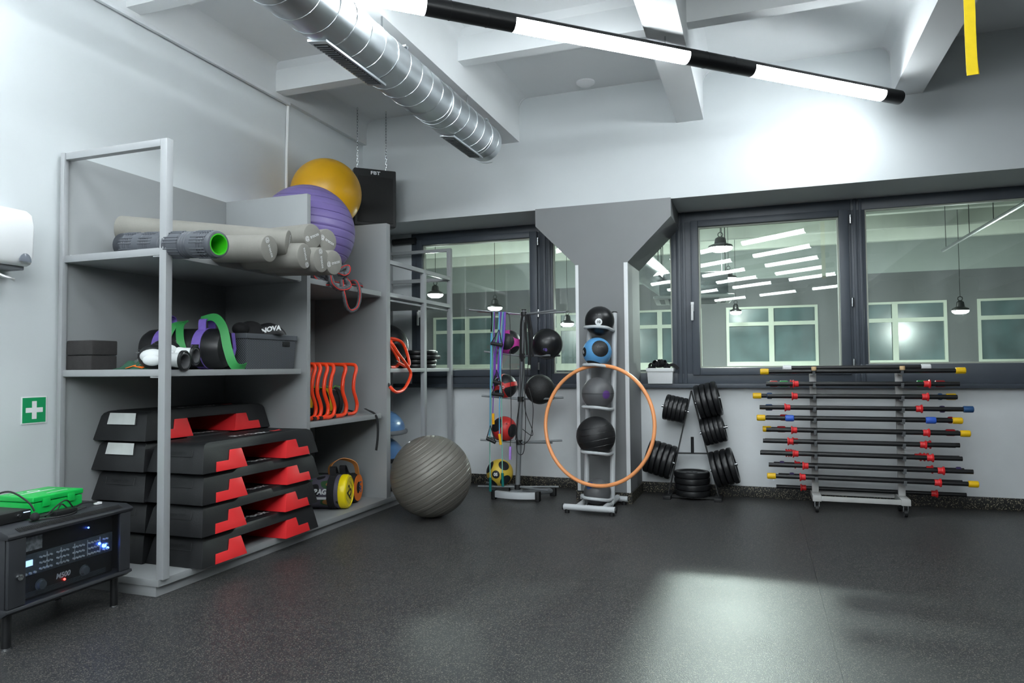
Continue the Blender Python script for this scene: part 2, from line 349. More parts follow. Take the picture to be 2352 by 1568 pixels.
# ------------------------------------------------------------------ windows
FY = 6.225
struct('trim_sill', MB().box((-3.45, 6.145, .912), (4.1, 6.40, .948)), FRAME, .004)
def wbox(x0, x1, z0, z1, y0=FY, y1=FY+.075): return MB().box((x0, y0, z0), (x1, y1, z1))
def window(n, x0, x1, gl, gr, gb, gt, sash, handle=None, hinge=None):
    w = thing('window_%d' % n, None, None, ((x0+x1)/2, FY, .948)); w['kind'] = 'structure'
    def P(nm, mb, m, bev=.003):
        o = mb.build(nm, m, w, bev); o.data.transform(Matrix.Translation(-w.location)); return o
    zb, zt = .948, 2.437
    fo = .03 if sash else 0
    P('frame_head', wbox(x0, x1, gt+(.045 if sash else 0), zt), FRAME)
    P('frame_foot', wbox(x0, x1, zb, gb-(.05 if sash else 0)), FRAME)
    if sash:
        y0 = FY-.022
        sl, sr, sb, st = gl-.062, gr+.072, gb-.062, gt+.055
        P('sash_stile', wbox(sl, gl, sb, st, y0), FRAME, .006); P('sash_stile', wbox(gr, sr, sb, st, y0), FRAME, .006)
        P('sash_rail', wbox(gl, gr, gt, st, y0+.001), FRAME, .006); P('sash_rail', wbox(gl, gr, sb, gb, y0+.001), FRAME, .006)
        if sl > x0: P('frame_jamb', wbox(x0, sl, gb-.05, gt+.045), FRAME)
        if x1 > sr: P('frame_jamb', wbox(sr, x1, gb-.05, gt+.045), FRAME)
    else:
        if gl > x0: P('frame_jamb', wbox(x0, gl, gb, gt), FRAME)
        if x1 > gr: P('frame_jamb', wbox(gr, x1, gb, gt), FRAME)
    # white glazing bead
    bd = MB(); yb = FY+.012; t = .012
    bd.box((gl, yb, gb), (gl+t, yb+.03, gt)).box((gr-t, yb, gb), (gr, yb+.03, gt)).box((gl+t, yb, gb), (gr-t, yb+.03, gb+t)).box((gl+t, yb, gt-t), (gr-t, yb+.03, gt))
    P('glazing_bead', bd, CREAM, 0)
    P('glass_pane', MB().box((gl+.002, FY+.045, gb+.002), (gr-.002, FY+.05, gt-.002)), GLASS, 0)
    if handle:
        hx, hz = handle; h = P('handle', MB().box((hx-.013, FY-.034, hz-.02), (hx+.013, FY-.02, hz+.06)).tube([(hx, FY-.03, hz+.035), (hx, FY-.06, hz+.03), (hx, FY-.062, hz-.1)], .011, 10), WHITEP, .002)
    if hinge:
        for hz in (1.11, 1.6, 2.27):
            P('hinge', MB().cyl((hinge, FY-.03, hz-.035), (hinge, FY-.03, hz+.035), .011, 10), CHROME, 0)
    return w
window(1, -3.262, -1.925, -3.137, -2.019, 1.08, 2.315, True, (-3.165, 1.62), -1.935)
window(2, -1.925, -.68, -1.80, -.72, 1.04, 2.335, False)
window(3, -.68, .71, -.489, .618, 1.083, 2.30, True, (-.545, 1.59), .705)
window(4, .71, 4.1, .812, 4.0, 1.102, 2.345, False)
# narrow strip of fixed glazing between column and sash belongs to window 2: mullion posts with grooves
for xs in ((-1.90, -1.868), (-1.855, -1.822), (-.668, -.640), (-.625, -.60), (.728, .752), (.768, .79)):
    struct('trim_mullion', MB().box((xs[0], FY-.012, .95), (xs[1], FY+.01, 2.436)), FRAME, .003)
struct('trim_blind_tube', MB().tube([(-3.45, 6.19, 2.36), (-3.2, 6.19, 2.365)], .032, 14), BLACKM)

# ------------------------------------------------------------------ hall seen through the windows
HX0, HX1, HY0, HY1 = -9.5, 7.5, 6.4, 13.9
struct('floor_hall', MB().box((HX0, HY0, -.1), (HX1, HY1, 0)), FLOOR)
struct('ceiling_hall', MB().box((HX0, HY0, CZ), (HX1, HY1, CZ+.1)), HCEIL)
struct('wall_hall_left', MB().box((HX0-.1, HY0, 0), (HX0, HY1, CZ)), HWALL)
struct('wall_hall_right', MB().box((HX1, HY0, 0), (HX1+.1, HY1, CZ)), HWALL)
struct('wall_hall_near', MB().box((HX0, HY0-.02, 0), (-3.6, HY0+.1, CZ)), HWALL)
struct('wall_hall_upper', MB().box((HX0, HY1, 2.72), (HX1, HY1+.12, CZ)), HWALL)
wh = []
for cx in (-8.0, -5.95, -3.9, -1.85, .2, 2.25, 4.3):
    wh.append((cx-.8, cx+.8))
ww = MB().box((HX0, HY1, 0), (HX1, HY1+.12, 1.08)).box((HX0, HY1, 2.2), (HX1, HY1+.12, 2.72))
xs = HX0
for a, b in wh: ww.box((xs, HY1, 1.08), (a, HY1+.12, 2.2)); xs = b
ww.box((xs, HY1, 1.08), (HX1, HY1+.12, 2.2))
struct('wall_hall_far', ww, HWALLD)
FROST = mat('frosted_pane', rgb(74, 92, 94), .25, var=.35, vscale=2.2)
for i, (a, b) in enumerate(wh):
    w = thing('window_%d' % (5+i), None, None, ((a+b)/2, HY1, 1.08)); w['kind'] = 'structure'
    hw = (b-a)/2
    def P(nm, p, q, m): MB().box(p, q).build(nm, m, w)
    P('frame_stile', (-hw, -.02, 0), (-hw+.05, .06, 1.12), CREAM); P('frame_stile', (hw-.05, -.02, 0), (hw, .06, 1.12), CREAM); P('frame_stile', (-.045, -.02, 0), (.045, .06, 1.12), CREAM)
    P('frame_rail', (-hw+.05, -.018, 0), (hw-.05, .06, .09), CREAM); P('frame_rail', (-hw+.05, -.018, 1.08), (hw-.05, .06, 1.12), CREAM); P('frame_rail', (-hw+.05, -.019, .76), (hw-.05, .06, .83), CREAM)
    P('sill', (-hw-.03, -.1, -.05), (hw+.03, 0, 0), CREAM)
    for x0, x1 in ((-hw+.05, -.045), (.045, hw-.05)):
        for z0, z1 in ((.09, .76), (.83, 1.08)): P('pane', (x0, .02, z0), (x1, .03, z1), FROST)
for k in range(6):
    y0 = 7.2+1.22*k
    struct('hall_rib', MB().box((HX0, y0, 3.2), (HX1, y0+.13, CZ)), HRIB, .01)
for x0 in (-5.2, -2.0, 1.9):
    pass
# pendant lamps
def pendant(loc, R, label, watts):
    t = thing('pendant_lamp', label, 'lamp', loc, 0, 'pendant lamps in the hall behind the glass')
    MB().lathe([(R*.98, 0), (R, .012), (R*.95, .03), (R*.5, .055), (R*.42, .12), (R*.25, .14), (0, .145)], (0, 0, 0), (0, 0, 1), 28).build('housing', BLACKM, t)
    MB().lathe([(0, -.05), (R*.6, -.045), (R*.9, -.025), (R*.97, -.004), (R*.97, -.001)], (0, 0, 0), (0, 0, 1), 28).build('diffuser', LAMPD, t)
    MB().tube([(.03*math.cos(a), 0, .172+.03*math.sin(a)) for a in [2*PI*i/12 for i in range(12)]], .006, 6, True).build('hook', BLACKM, t)
    MB().cyl((0, 0, .2), (0, 0, CZ-loc[2]), .004, 6).build('cord', BLACKM, t)
    if watts:
        l = bpy.data.lights.new('pendant_light', 'SPOT' if R > .15 else 'POINT'); l.energy = watts
        if R > .15: l.spot_size = math.radians(160); l.spot_blend = .2     # cone limit added to keep the nearest lamp's light off the hall ceiling
        l.shadow_soft_size = R*.7; l.color = (.93, 1, .97)
        lo = bpy.data.objects.new('pendant_light', l); COL.objects.link(lo); lo.parent = t; lo.location = (0, 0, -.10)
    return t
pendant((-.459, 9.39, 2.62), .155, 'large bright pendant lamp seen through the middle sash, nearest of its row', HALL_SPOT_W*3.6)
pendant((-.47, 12.0, 2.53), .135, 'bright pendant lamp just below the nearest one in the middle sash', HALL_SPOT_W*.4)
pendant(tuple(aY(1137, 706, 10.6)), .12, 'star-bright pendant lamp right above the purple bands on the ball tree', HALL_SPOT_W*.45)
pendant(tuple(aY(1000, 676, 9.6)), .12, 'pendant lamp seen through the steel rack frame at the far left', HALL_SPOT_W*.45)
pendant(tuple(aY(2206, 713, 11.6)), .11, 'pendant lamp in the wide right-hand pane above the yellow bar cap', HALL_SPOT_W*.7)
pendant(tuple(aY(1303, 743, 11.0)), .11, 'pendant lamp in the narrow pane left of the column', HALL_SPOT_W*.3)
pendant(tuple(aY(1690, 716, 13.0)), .1, 'smallest pendant lamp low in the middle sash', 0)
# ceiling cassette air conditioner and duct in the hall
ac = thing('ceiling_cassette', 'white square cassette air conditioner hanging in the hall beyond the column', 'air conditioner', aY(1592, 692, 9.2), .1)
MB().box((-.48, -.48, 0), (.48, .48, .04)).build('panel', WHITEP, ac, .02)
MB().box((-.3, -.3, -.006), (.3, .3, .002)).build('grille', GREYT, ac, .002)
for q in range(4):
    M = Matrix.Rotation(q*PI/2, 4, 'Z'); MB().box((-.3, .35, -.004), (.3, .41, .002), M).build('louvre', GREYT, ac)
MB().box((-.41, -.41, .04), (.41, .41, .32)).build('body', CHROME, ac, .01)
for a in (-.38, .38):
    for b in (-.38, .38): MB().cyl((a, b, .3), (a, b, CZ-ac.location.z), .006, 6).build('hanger', BLACKM, ac)
h0_ = aY(1450, 590, 7.4); h1_ = aY(1532, 690, 12.0); h1_.z = h0_.z; h1_.x = h0_.x
hd = thing('hall_duct', 'long round metal duct in the hall right of the column', 'duct', h0_)
MB().tube([(0, 0, 0), (0, 4.6, 0)], .17, 24).build('pipe', GALV, hd)
for k in range(3):
    MB().box((.13, .9+k*1.2, -.08), (.165, 1.3+k*1.2, .02)).build('grille', BLACKM, hd)
    MB().cyl((0, .6+k*1.5, .16), (0, .6+k*1.5, CZ-h0_.z), .006, 6).build('hanger_rod', BLACKM, hd)
rl = thing('hanging_rail', 'thin grey rail hung on wires in the right-hand pane', 'rail', (1.6, 9.5, 2.75))
p0 = aY(2165, 575, 10.2)-Vector(rl.location); p1 = aY(2400, 428, 7.0)-Vector(rl.location)
p1.z = p0.z
MB().tube([p0, p1], .02, 8).build('rail', GREYT, rl)
for t in (.05, .35, .6, .85):
    q = p0.lerp(p1, t); MB().cyl(q, (q.x, q.y, CZ-rl.location.z), .004, 6).build('wire', BLACKM, rl)

# ------------------------------------------------------------------ linear lamps (black tubes with lit lengths)
TD = Vector((.745, .667, 0)).normalized(); TN = Vector((-TD.y, TD.x, 0))
def tube_lamp(p_end, segs, label, hz=2.95):
    t = thing('tube_lamp', label, 'lamp', p_end, 0, 'diagonal tube lamps under the ceiling beams')
    R = .048; total = segs[-1][1]
    def arcpoly(a0, a1, r, n): return [(r*math.cos(math.radians(a0+(a1-a0)*i/n)), r*math.sin(math.radians(a0+(a1-a0)*i/n))) for i in range(n+1)]
    for a, b, lit in segs:
        o = -TD*a
        if lit:
            MB().prism(arcpoly(12, 168, R, 10), o, TN, (0, 0, 1), -TD*(b-a)).build('housing', BLACKM, t)
            MB().prism(arcpoly(168, 372, R*.98, 14), o-TD*.002, TN, (0, 0, 1), -TD*(b-a-.004)).build('diffuser', LED, t)
        else:
            MB().prism(arcpoly(0, 345, R, 23), o, TN, (0, 0, 1), -TD*(b-a)).build('housing', BLACKM, t)
            if b-a > .3:
                for q in (.3, .72): MB().prism(arcpoly(0, 345, R*1.03, 23), o-TD*((b-a)*q), TN, (0, 0, 1), -TD*.006).build('joint_ring', BLACKM, t)
    for xl, xr in bx:                       # short pins up to the beams it passes under
        a = (p_end[0]-(xl+xr)/2)/TD.x
        if .05 < a < total: q = -TD*a; MB().cyl(q+Vector((0, 0, R)), (q.x, q.y, 3.045-p_end[2]), .005, 6).build('hanger_pin', CHROME, t)
    return t
def segpat(n, first=.17):
    s = [(0, first, False)]; c = first
    for i in range(n): s.append((c, c+1.12, True)); c += 1.12; s.append((c, c+.49, False)); c += .49
    return s
E1 = Vector((.944, 5.43, 2.95))
sp = segpat(4)
sp = sp[:-2]+[(sp[-2][0], sp[-2][0]+.86, True), (sp[-2][0]+.86, sp[-2][0]+.92, False)]
tube_lamp(E1, sp, 'black tube lamp with three bright lengths crossing the ceiling in view')
for i, (off, x1, n) in enumerate(((1.68, .75, 3), (.2, .9, 3), (-1.26, 1.1, 3), (-2.75, 1.3, 3), (-4.2, 1.6, 3), (-6.9, 2.2, 3))):  # second and fourth entries are unseen lamps added to brighten lower and left walls
    tube_lamp(Vector((x1, off+.886*x1, 2.95)), segpat(n), 'parallel black tube lamp, number %d behind the camera' % (i+1) if False else ['tube lamp hanging over the camera position', 'unseen tube lamp just behind the camera, added for wall light', 'third tube lamp behind the camera', 'unseen tube lamp further behind the camera, added for wall light', 'fifth tube lamp behind the camera', 'rearmost tube lamp near the rear wall'][i])

# ------------------------------------------------------------------ spiral duct
dl = Vector((-1.89, 0, 2.754)); DR = .1335; DE = 4.77; D0 = .2
du = thing('spiral_duct', 'galvanised spiral air duct hanging below the ceiling beam', 'duct', (dl.x, D0, dl.z))
MB().lathe([(DR, 0), (DR, DE-D0-.01), (DR*.985, DE-D0), (DR*.97, DE-D0+.004), (0, DE-D0+.004)], (0, 0, 0), (0, 1, 0), 48).build('pipe', GALV, du)
hp = []; n = int((DE-D0)/.135*20)
for i in range(n):
    a = 2*PI*i/20; hp.append((math.cos(a)*(DR+.0005), i*.135/20+.05, math.sin(a)*(DR+.0005)))
MB().tube(hp, .0035, 5).build('spiral_seam', GALV, du)
for yy in (3.93, 4.6): MB().lathe([(DR+.0, -.02), (DR+.004, -.018), (DR+.004, .018), (DR, .02)], (0, yy-D0, 0), (0, 1, 0), 48).build('joint_band', GALV, du)
for y0, y1 in ((2.74, 3.23), (4.17, 4.62)):
    a = math.radians(-98); nn = Vector((math.cos(a), 0, math.sin(a))); tt = Vector((-math.sin(a), 0, math.cos(a)))
    o = nn*(DR-.006); g = MB().prism([(-.052, 0), (.052, 0), (.052, .012), (-.052, .012)], o+Vector((0, y0-D0-.03, 0)), tt, nn, (0, y1-y0+.06, 0)).build('grille_frame', GALV, du, .002)
    MB().prism([(-.038, 0), (.038, 0), (.038, .005), (-.038, .005)], o+nn*.0095+Vector((0, y0-D0, 0)), tt, nn, (0, y1-y0, 0)).build('grille_core', BLACKM, g)
    for k in range(22):
        q = y0-D0+(y1-y0)*(k+.5)/22
        MB().prism([(-.037, 0), (.037, 0), (.037, .006), (-.037, .006)], o+nn*.013+Vector((0, q-.004, 0)), tt, nn, (0, .005, 0)).build('slat', GREYT, g)
for yy in (2.2, 3.35, 4.55):
    MB().cyl((-.045, yy-D0, DR*.94), (-.045, yy-D0, 3.045-dl.z), .005, 6).build('hanger_rod', CHROME, du)
    for sg in (-1,): MB().cbox((DR*.72, yy-D0, DR*.72), (.03, .03, .012), Matrix.Identity(4)).build('bracket', CHROME, du)
# ================================================================== shelving unit on the left
UX0, UX1, UY0, UY1 = -3.462, -2.78, 2.66, 4.93
su = thing('shelving_unit', 'long grey open shelving unit along the left wall with a steel end frame', 'shelving', (-3.1, 3.8, 0))
def UP(nm, a, b, m=BOARD, bev=.002):
    L = Vector(su.location); o = MB().box(Vector(a)-L, Vector(b)-L).build(nm, m, su, bev); return o
UP('plinth', (-3.44, 2.665, 0), (-2.79, 4.93, .05))
UP('base_shelf', (-3.44, 2.655, .052), (-2.765, 4.93, .087))
UP('back_panel', (-3.46, 2.66, .05), (-3.44, 3.855, 2.25)); UP('back_panel', (-3.46, 3.856, .05), (-3.44, 4.93, 2.25))
UP('divider_panel', (-3.44, 3.848, .087), (-2.78, 3.886, 2.252)); UP('end_panel', (-3.44, 4.868, .087), (-2.775, 4.93, 2.252))
UP('shelf', (-3.44, 2.68, 1.070), (-2.782, 3.79, 1.103)); UP('shelf', (-3.44, 3.787, 1.072), (-2.83, 3.847, 1.1))
UP('shelf', (-3.44, 2.68, 1.668), (-2.782, 3.79, 1.704)); UP('shelf', (-3.44, 3.787, 1.67), (-2.83, 3.847, 1.70))
UP('shelf', (-3.44, 3.887, 1.663), (-2.782, 4.80, 1.70)); UP('shelf', (-3.44, 4.797, 1.665), (-2.83, 4.867, 1.697))
UP('shelf', (-3.44, 3.887, .715), (-2.782, 4.80, .752)); UP('shelf', (-3.44, 4.797, .717), (-2.83, 4.867, .75))
# steel end frame: post, rails, edge strips
UP('front_post', (-2.786, 2.66, .087), (-2.742, 2.70, 2.25), STEELP, .003)
UP('rear_post', (-3.456, 2.652, .087), (-3.430, 2.68, 2.25), STEELP, .002)
UP('top_rail', (-3.43, 2.66, 2.213), (-2.786, 2.70, 2.25), STEELP, .003)
UP('end_rail', (-3.43, 2.662, 1.669), (-2.786, 2.682, 1.706), STEELP, .001)
UP('end_rail', (-3.43, 2.662, 1.072), (-2.786, 2.682, 1.106), STEELP, .001)
UP('bracket', (-2.83, 2.664, 1.662), (-2.786, 2.70, 1.668), STEELP, 0); UP('bracket', (-2.84, 2.664, 1.064), (-2.786, 2.70, 1.07), STEELP, 0)
tag(MB().box((-3.438, 2.70, 1.704), (-3.434, 2.74, 1.716)).build('paper_slip', PAPER), 'tiny white paper slip on the top shelf corner beside the rear post', 'paper')

# steel rack bay that continues the unit to the window
sr = thing('steel_rack', 'open steel frame rack bay between the shelving unit and the window', 'rack', (-3.1, 5.55, 0))
def RP(nm, a, b, m=STEELP, bev=.003):
    L = Vector(sr.location); return MB().box(Vector(a)-L, Vector(b)-L).build(nm, m, sr, bev)
RP('base_shelf', (-3.44, 4.93, .052), (-2.765, 6.12, .087), BOARD); RP('plinth', (-3.43, 4.93, 0), (-2.79, 6.12, .05), BOARD)
for y in (5.53, 6.085): RP('front_post', (-2.815, y, .087), (-2.775, y+.045, 1.965 if y < 6 else 2.245), STEELP)
RP('rear_post', (-3.456, 6.085, .087), (-3.42, 6.13, 2.245))
RP('side_rail', (-2.812, 4.93, 1.935), (-2.777, 6.085, 1.97), STEELP); RP('side_rail', (-2.812, 4.93, 1.672), (-2.777, 6.085, 1.707), STEELP)
RP('side_rail', (-2.81, 4.93, 1.640), (-2.80, 6.085, 1.655), STEELP, .001)
RP('end_rail', (-3.42, 6.09, 2.215), (-2.815, 6.125, 2.245)); RP('end_rail', (-3.42, 6.09, 1.93), (-2.815, 6.125, 1.965))
RP('shelf', (-3.44, 4.932, 1.662), (-2.815, 6.08, 1.672), BOARD, .001); RP('shelf', (-3.44, 4.932, 1.068), (-2.775, 5.528, 1.1), BOARD); RP('shelf', (-3.44, 5.578, 1.068), (-2.775, 6.05, 1.1), BOARD); RP('shelf', (-3.44, 5.528, 1.068), (-2.817, 5.578, 1.1), BOARD)
for i in range(2):
    o = MB().prism([(-.09, 0), (.09, 0), (.06, .07), (-.06, .07)], (0, 0, 0), (.6, .8, 0), (0, 0, 1), (.10, -.075, 0)).build('grey_wedge', PLATG, None, .006, loc=(-3.05+.0*i, 5.2+.24*i, 1.672))
    MB().box((-.02, -.02, .07), (.02, .02, .085)).build('catch', BLACK, o)
    tag(o, ['grey plastic wedge on the upper steel rail, nearest the end panel', 'grey plastic wedge on the upper steel rail, beside the middle post'][i], 'wedge')

# ------------------------------------------------------------------ aerobic steps
STH = .157
def hw(z): return .187-.026*(z/STH)
def make_step():
    t = thing('aerobic_step', 'x', 'aerobic step', (0, 0, 0), 0, 'black and red aerobic steps stacked in the shelving')
    Lb, Lt = 1.0, .90
    def yv(f, z): return f
    o0 = .0; ot = .048
    cut = [(.205, 0), (.232, .098), (.768, .098), (.795, 0)]
    # long profile (y, z): outer trapezoid with the arch cut out
    prof = [(0, 0)]+[(.33, 0), (.30, .104), (.70, .104), (.67, 0)]+[(1.0, 0)]+[(.968, STH-.028), (.957, STH-.012), (.935, STH-.002), (.91, STH)]+[(.09, STH), (.065, STH-.002), (.043, STH-.012), (.032, STH-.028)]
    m = MB(); n = len(prof)
    def xs(z):
        h = hw(z)
        if z > STH-.03:  # rounded shoulder
            q = (z-(STH-.03))/.03; h -= .022*(1-math.sqrt(max(0, 1-q*q)))
        return h
    F = [(xs(z), y-.5, z) for y, z in prof]; B = [(-xs(z), y-.5, z) for y, z in prof]
    fs = [tuple(range(n)), tuple(range(2*n-1, n-1, -1))]+[(i, n+i, n+(i+1) % n, (i+1) % n) for i in range(n)]
    m.add(F+B, fs); d = m.build('deck', STEPB, t, .006, 2, 40)
    for sg in (1, -1):
        poly = [(.095, 0), (.106, .05), (.198, .05), (.213, .103), (.303, .103), (.333, 0)]
        q = MB(); pts = [(p[0]-.5)*sg for p in poly]
        A = [(hw(p[1])+.0025, y*1, p[1]+.0015) for p, y in zip(poly, pts)]; Bk = [(-hw(p[1])-.0025, y, p[1]+.0015) for p, y in zip(poly, pts)]
        k = len(poly); q.add(A+Bk, [tuple(range(k)), tuple(range(2*k-1, k-1, -1))]+[(i, k+i, k+(i+1) % k, (i+1) % k) for i in range(k)])
        q.build('riser_block', RED, t, .002)
    r = MB()
    for i in range(30):
        x = -.125+.25*i/29
        r.box((x-.0022, -.40, STH-.001), (x+.0022, .40, STH+.0016))
    g = r.build('tread_ribs', STEPB, t); g['kind'] = 'stuff'
    for sg in (-1,):
        y = -.5+.018; e = MB()
        # recessed name plate outline on the end face
        nrm = Vector((0, -1, .22)).normalized(); upv = Vector((0, .22, 1)).normalized()
        c = Vector((0, -.5+.0235, STH*.66)); w2, h2 = .10, .019
        for a, b in (((-w2, -h2), (w2, -h2)), ((w2, -h2), (w2, h2)), ((-w2, h2), (-w2, -h2))):
            p, q2 = [c+Vector((1, 0, 0))*u[0]+upv*u[1]-Vector((0, .0035, 0)) for u in (a, b)]
            e.tube([p, q2], .0012, 4)
        e.build('name_plate', STEPB, t)
        text('embossed_mark', 'REEBOK STEP', .02, RUBG, t, flatmap(c-Vector((0, .005, 0)), (1, 0, 0), upv))
    text('logo', 'Reebok', .075, WHITEP, t, flatmap((.06, 0, STH+.002), (0, 1, 0), (-1, 0, 0)), bold=.002, sx=1.25)
    tr = MB().prism([(0, 0), (.085, .008), (.02, .05)], (.075, .2, STH+.0012), (0, 1, 0), (-1, 0, 0), (0, 0, .001)).prism([(.05, .035), (.13, .055), (.06, .012)], (.075, .2, STH+.0012), (0, 1, 0), (-1, 0, 0), (0, 0, .001))
    tr.build('logo_delta', RED, t)
    return t
st0 = make_step()
fr_lab = ['lowest', 'second from the bottom', 'third from the bottom', 'topmost']
first = True
for i in range(4):
    s = st0 if i == 0 else clone(st0)
    s.location = (-2.88-.004*(i % 2)+(.006 if i == 1 else 0), 3.357+[.0, -.008, .006, .003][i], .0875+i*(STH+.0022)); s.rotation_euler = (0, 0, [.0, .006, -.008, .004][i])
    s['label'] = 'black aerobic step with red risers, %s of the front stack' % fr_lab[i]
for i in range(5):
    s = clone(st0); s.location = (-3.252+.003*(i % 2), 3.335+.006*((i*2) % 3), .0875+i*(STH+.0022))
    s['label'] = 'black aerobic step, %s of the rear stack' % ['lowest', 'second from the bottom', 'middle one', 'fourth from the bottom, pale label,', 'topmost, pale label,'][i]
    if i >= 3:
        upv = Vector((0, .22, 1)).normalized(); c = Vector((0, -.4745, STH*.66))
        MB().prism([(-.098, -.017), (.098, -.017), (.092, .045), (-.092, .045)], c-Vector((0, .0085, 0)), (1, 0, 0), upv, (0, .002, 0)).build('pale_label', PLATG if False else mat('pale_label', rgb(196, 200, 198), .5, var=.06, vscale=20), s)

# ------------------------------------------------------------------ foam rollers on the top shelf
def cyl_thing(name, a, b, R, m, label, cat, group=None, round_=.012):
    a, b = Vector(a), Vector(b); t = thing(name, label, cat, a, 0, group); L = (b-a).length
    MB().lathe([(0, 0), (R-round_, 0), (R-round_*.3, round_*.3), (R, round_), (R, L-round_), (R-round_*.3, L-round_*.3), (R-round_, L), (0, L)], (0, 0, 0), b-a, 40).build('body', m, t)
    return t, (a-b).normalized()
roll = [  # front end (px, py, depth), back end, label, text rotation
    (aD(620, 571, 3.72), Vector((-3.40, 3.02, 1.79)), 'grey foam roller beside the ridged roller, lowest left of the pile', -1.05),
    (aD(664, 558, 3.90), Vector((-3.37, 2.86, 1.885)), 'longest-looking grey foam roller lying slantwise behind the ridged roller', 1.45),
    (aD(719, 542, 4.08), Vector((-3.38, 3.60, 1.90)), 'grey foam roller on top of the pile against the divider panel', .45),
    (aD(754, 553, 4.20), Vector((-3.37, 3.76, 1.875)), 'grey foam roller at the upper right of the pile in front of the purple ball', -.3),
    (aD(701, 588, 3.92), Vector((-3.40, 3.26, 1.78)), 'grey foam roller in the bottom row, second from the left', -1.2+PI),
    (aD(739, 597, 4.02), Vector((-3.40, 3.46, 1.78)), 'grey foam roller in the bottom row between two others', -1.3),
    (aD(768, 603, 4.12), Vector((-3.40, 3.64, 1.78)), 'rightmost grey foam roller, above the red rope', .3)]
for a, b, lab, tr in roll:
    b2 = a+(b-a).normalized()*.92
    t, n = cyl_thing('foam_roller', a, b2, .073, FOAM, lab, 'foam roller', 'grey foam rollers piled on the top shelf')
    x = Vector((0, 0, 1)).cross(n).normalized(); y = n.cross(x)
    u, v = x*math.cos(tr)+y*math.sin(tr), -x*math.sin(tr)+y*math.cos(tr)
    text('print', 'trocos', .027, WHITEP, t, flatmap(n*.0012+u*.012, u, v))
    text('logo_swirl', '@', .032, WHITEP, t, flatmap(n*.0012-u*.05, u, v))
# ridged roller with green core
ga, gb = aD(503, 561, 3.36), None
gdir = (Vector((-3.40, 2.80, 1.775))-ga).normalized()
gr = thing('ridged_roller', 'dark grey ridged hollow roller with a bright green core', 'foam roller', ga)
prof = []
L = .66; R = .066
outer = [(R-.012, 0), (R-.004, .003), (R, .012)]
z = .02
while z < L-.05:
    for q in range(4): outer += [(R, z), (R-.004, z+.004), (R-.004, z+.009), (R, z+.013)]; z += .018
    outer += [(R, z), (R, z+.06)]; z += .066
outer += [(R, L-.012), (R-.004, L-.003), (R-.012, L), (R-.014, L)]
MB().lathe(outer+[(R-.014, L), (R-.014, 0), (R-.012, 0)], (0, 0, 0), gdir, 40, caps=False).build('sleeve', mat('dark_ridged_foam', rgb(82, 86, 93), .45, var=.06), gr)
gm = mat('green_core', rgb(60, 190, 30), .4, var=.03)
MB().lathe([(R-.0142, -.0), (R-.0142, L), (R-.02, L), (R-.02, 0), (R-.0142, 0)], (0, 0, 0), gdir, 36, caps=False).build('core', gm, gr)
xg, yg, _ = frame_for(gdir); rb = MB()
for k in range(28):
    a = 2*PI*k/28
    for z0 in (.03, .22, .41, .56):
        p = xg*math.cos(a)*(R-.0005)+yg*math.sin(a)*(R-.0005)
        if k % 4 != 3: rb.tube([p+gdir*z0, p+gdir*(z0+.1)], .0035, 5)
q = rb.build('ridges', MATS['dark_ridged_foam'], gr); q['kind'] = 'stuff'

# ------------------------------------------------------------------ big balls
def ringed_ball(name, c, R, m, label, cat, axis, n, span=(.2, .8), groove=.0022):
    t = thing(name, label, cat, (c[0], c[1], c[2]-R)); prof = []; N = 64; ks = [span[0]+(span[1]-span[0])*i/(n-1) for i in range(n)]
    ang = sorted(set([PI*i/N for i in range(N+1)]+[PI*k+d for k in ks for d in (-.011, 0, .011)]))
    for a in ang:
        r = R-(groove if any(abs(a-PI*k) < 1e-5 for k in ks) else 0)
        prof.append((r*math.sin(a) if 0 < a < PI-1e-6 else 0, -r*math.cos(a)))
    MB().lathe(prof, (0, 0, R), axis, 56).build('ball_skin', m, t, angle=60)
    ax = Vector(axis).normalized(); MB().lathe([(.009, -.002), (.009, .004), (0, .005)], Vector((0, 0, R))+ax*R, ax, 10).build('valve_plug', WHITEP, t)
    return t
ringed_ball('exercise_ball', (-3.055, 4.232, 2.085), .335, PURPLE, 'large purple exercise ball resting on the upper shelf behind the rollers', 'exercise ball', (.05, .05, 1), 15, (.12, .88), .0045)
ringed_ball('exercise_ball', (-3.19, 4.66, 2.475), .272, GOLD, 'golden yellow exercise ball perched behind the purple one', 'exercise ball', (.3, .4, 1), 2, (.02, .98), .0005)
bb = aZ(985, 1166, .0)
bc = aD(990, 1081, 5.2)
ringed_ball('exercise_ball', (bc.x, bc.y, .3), .3, GREYV, 'big grey exercise ball on the floor in front of the steel rack', 'exercise ball', (-.42, -.25, .78), 22, (.1, .9), .003)

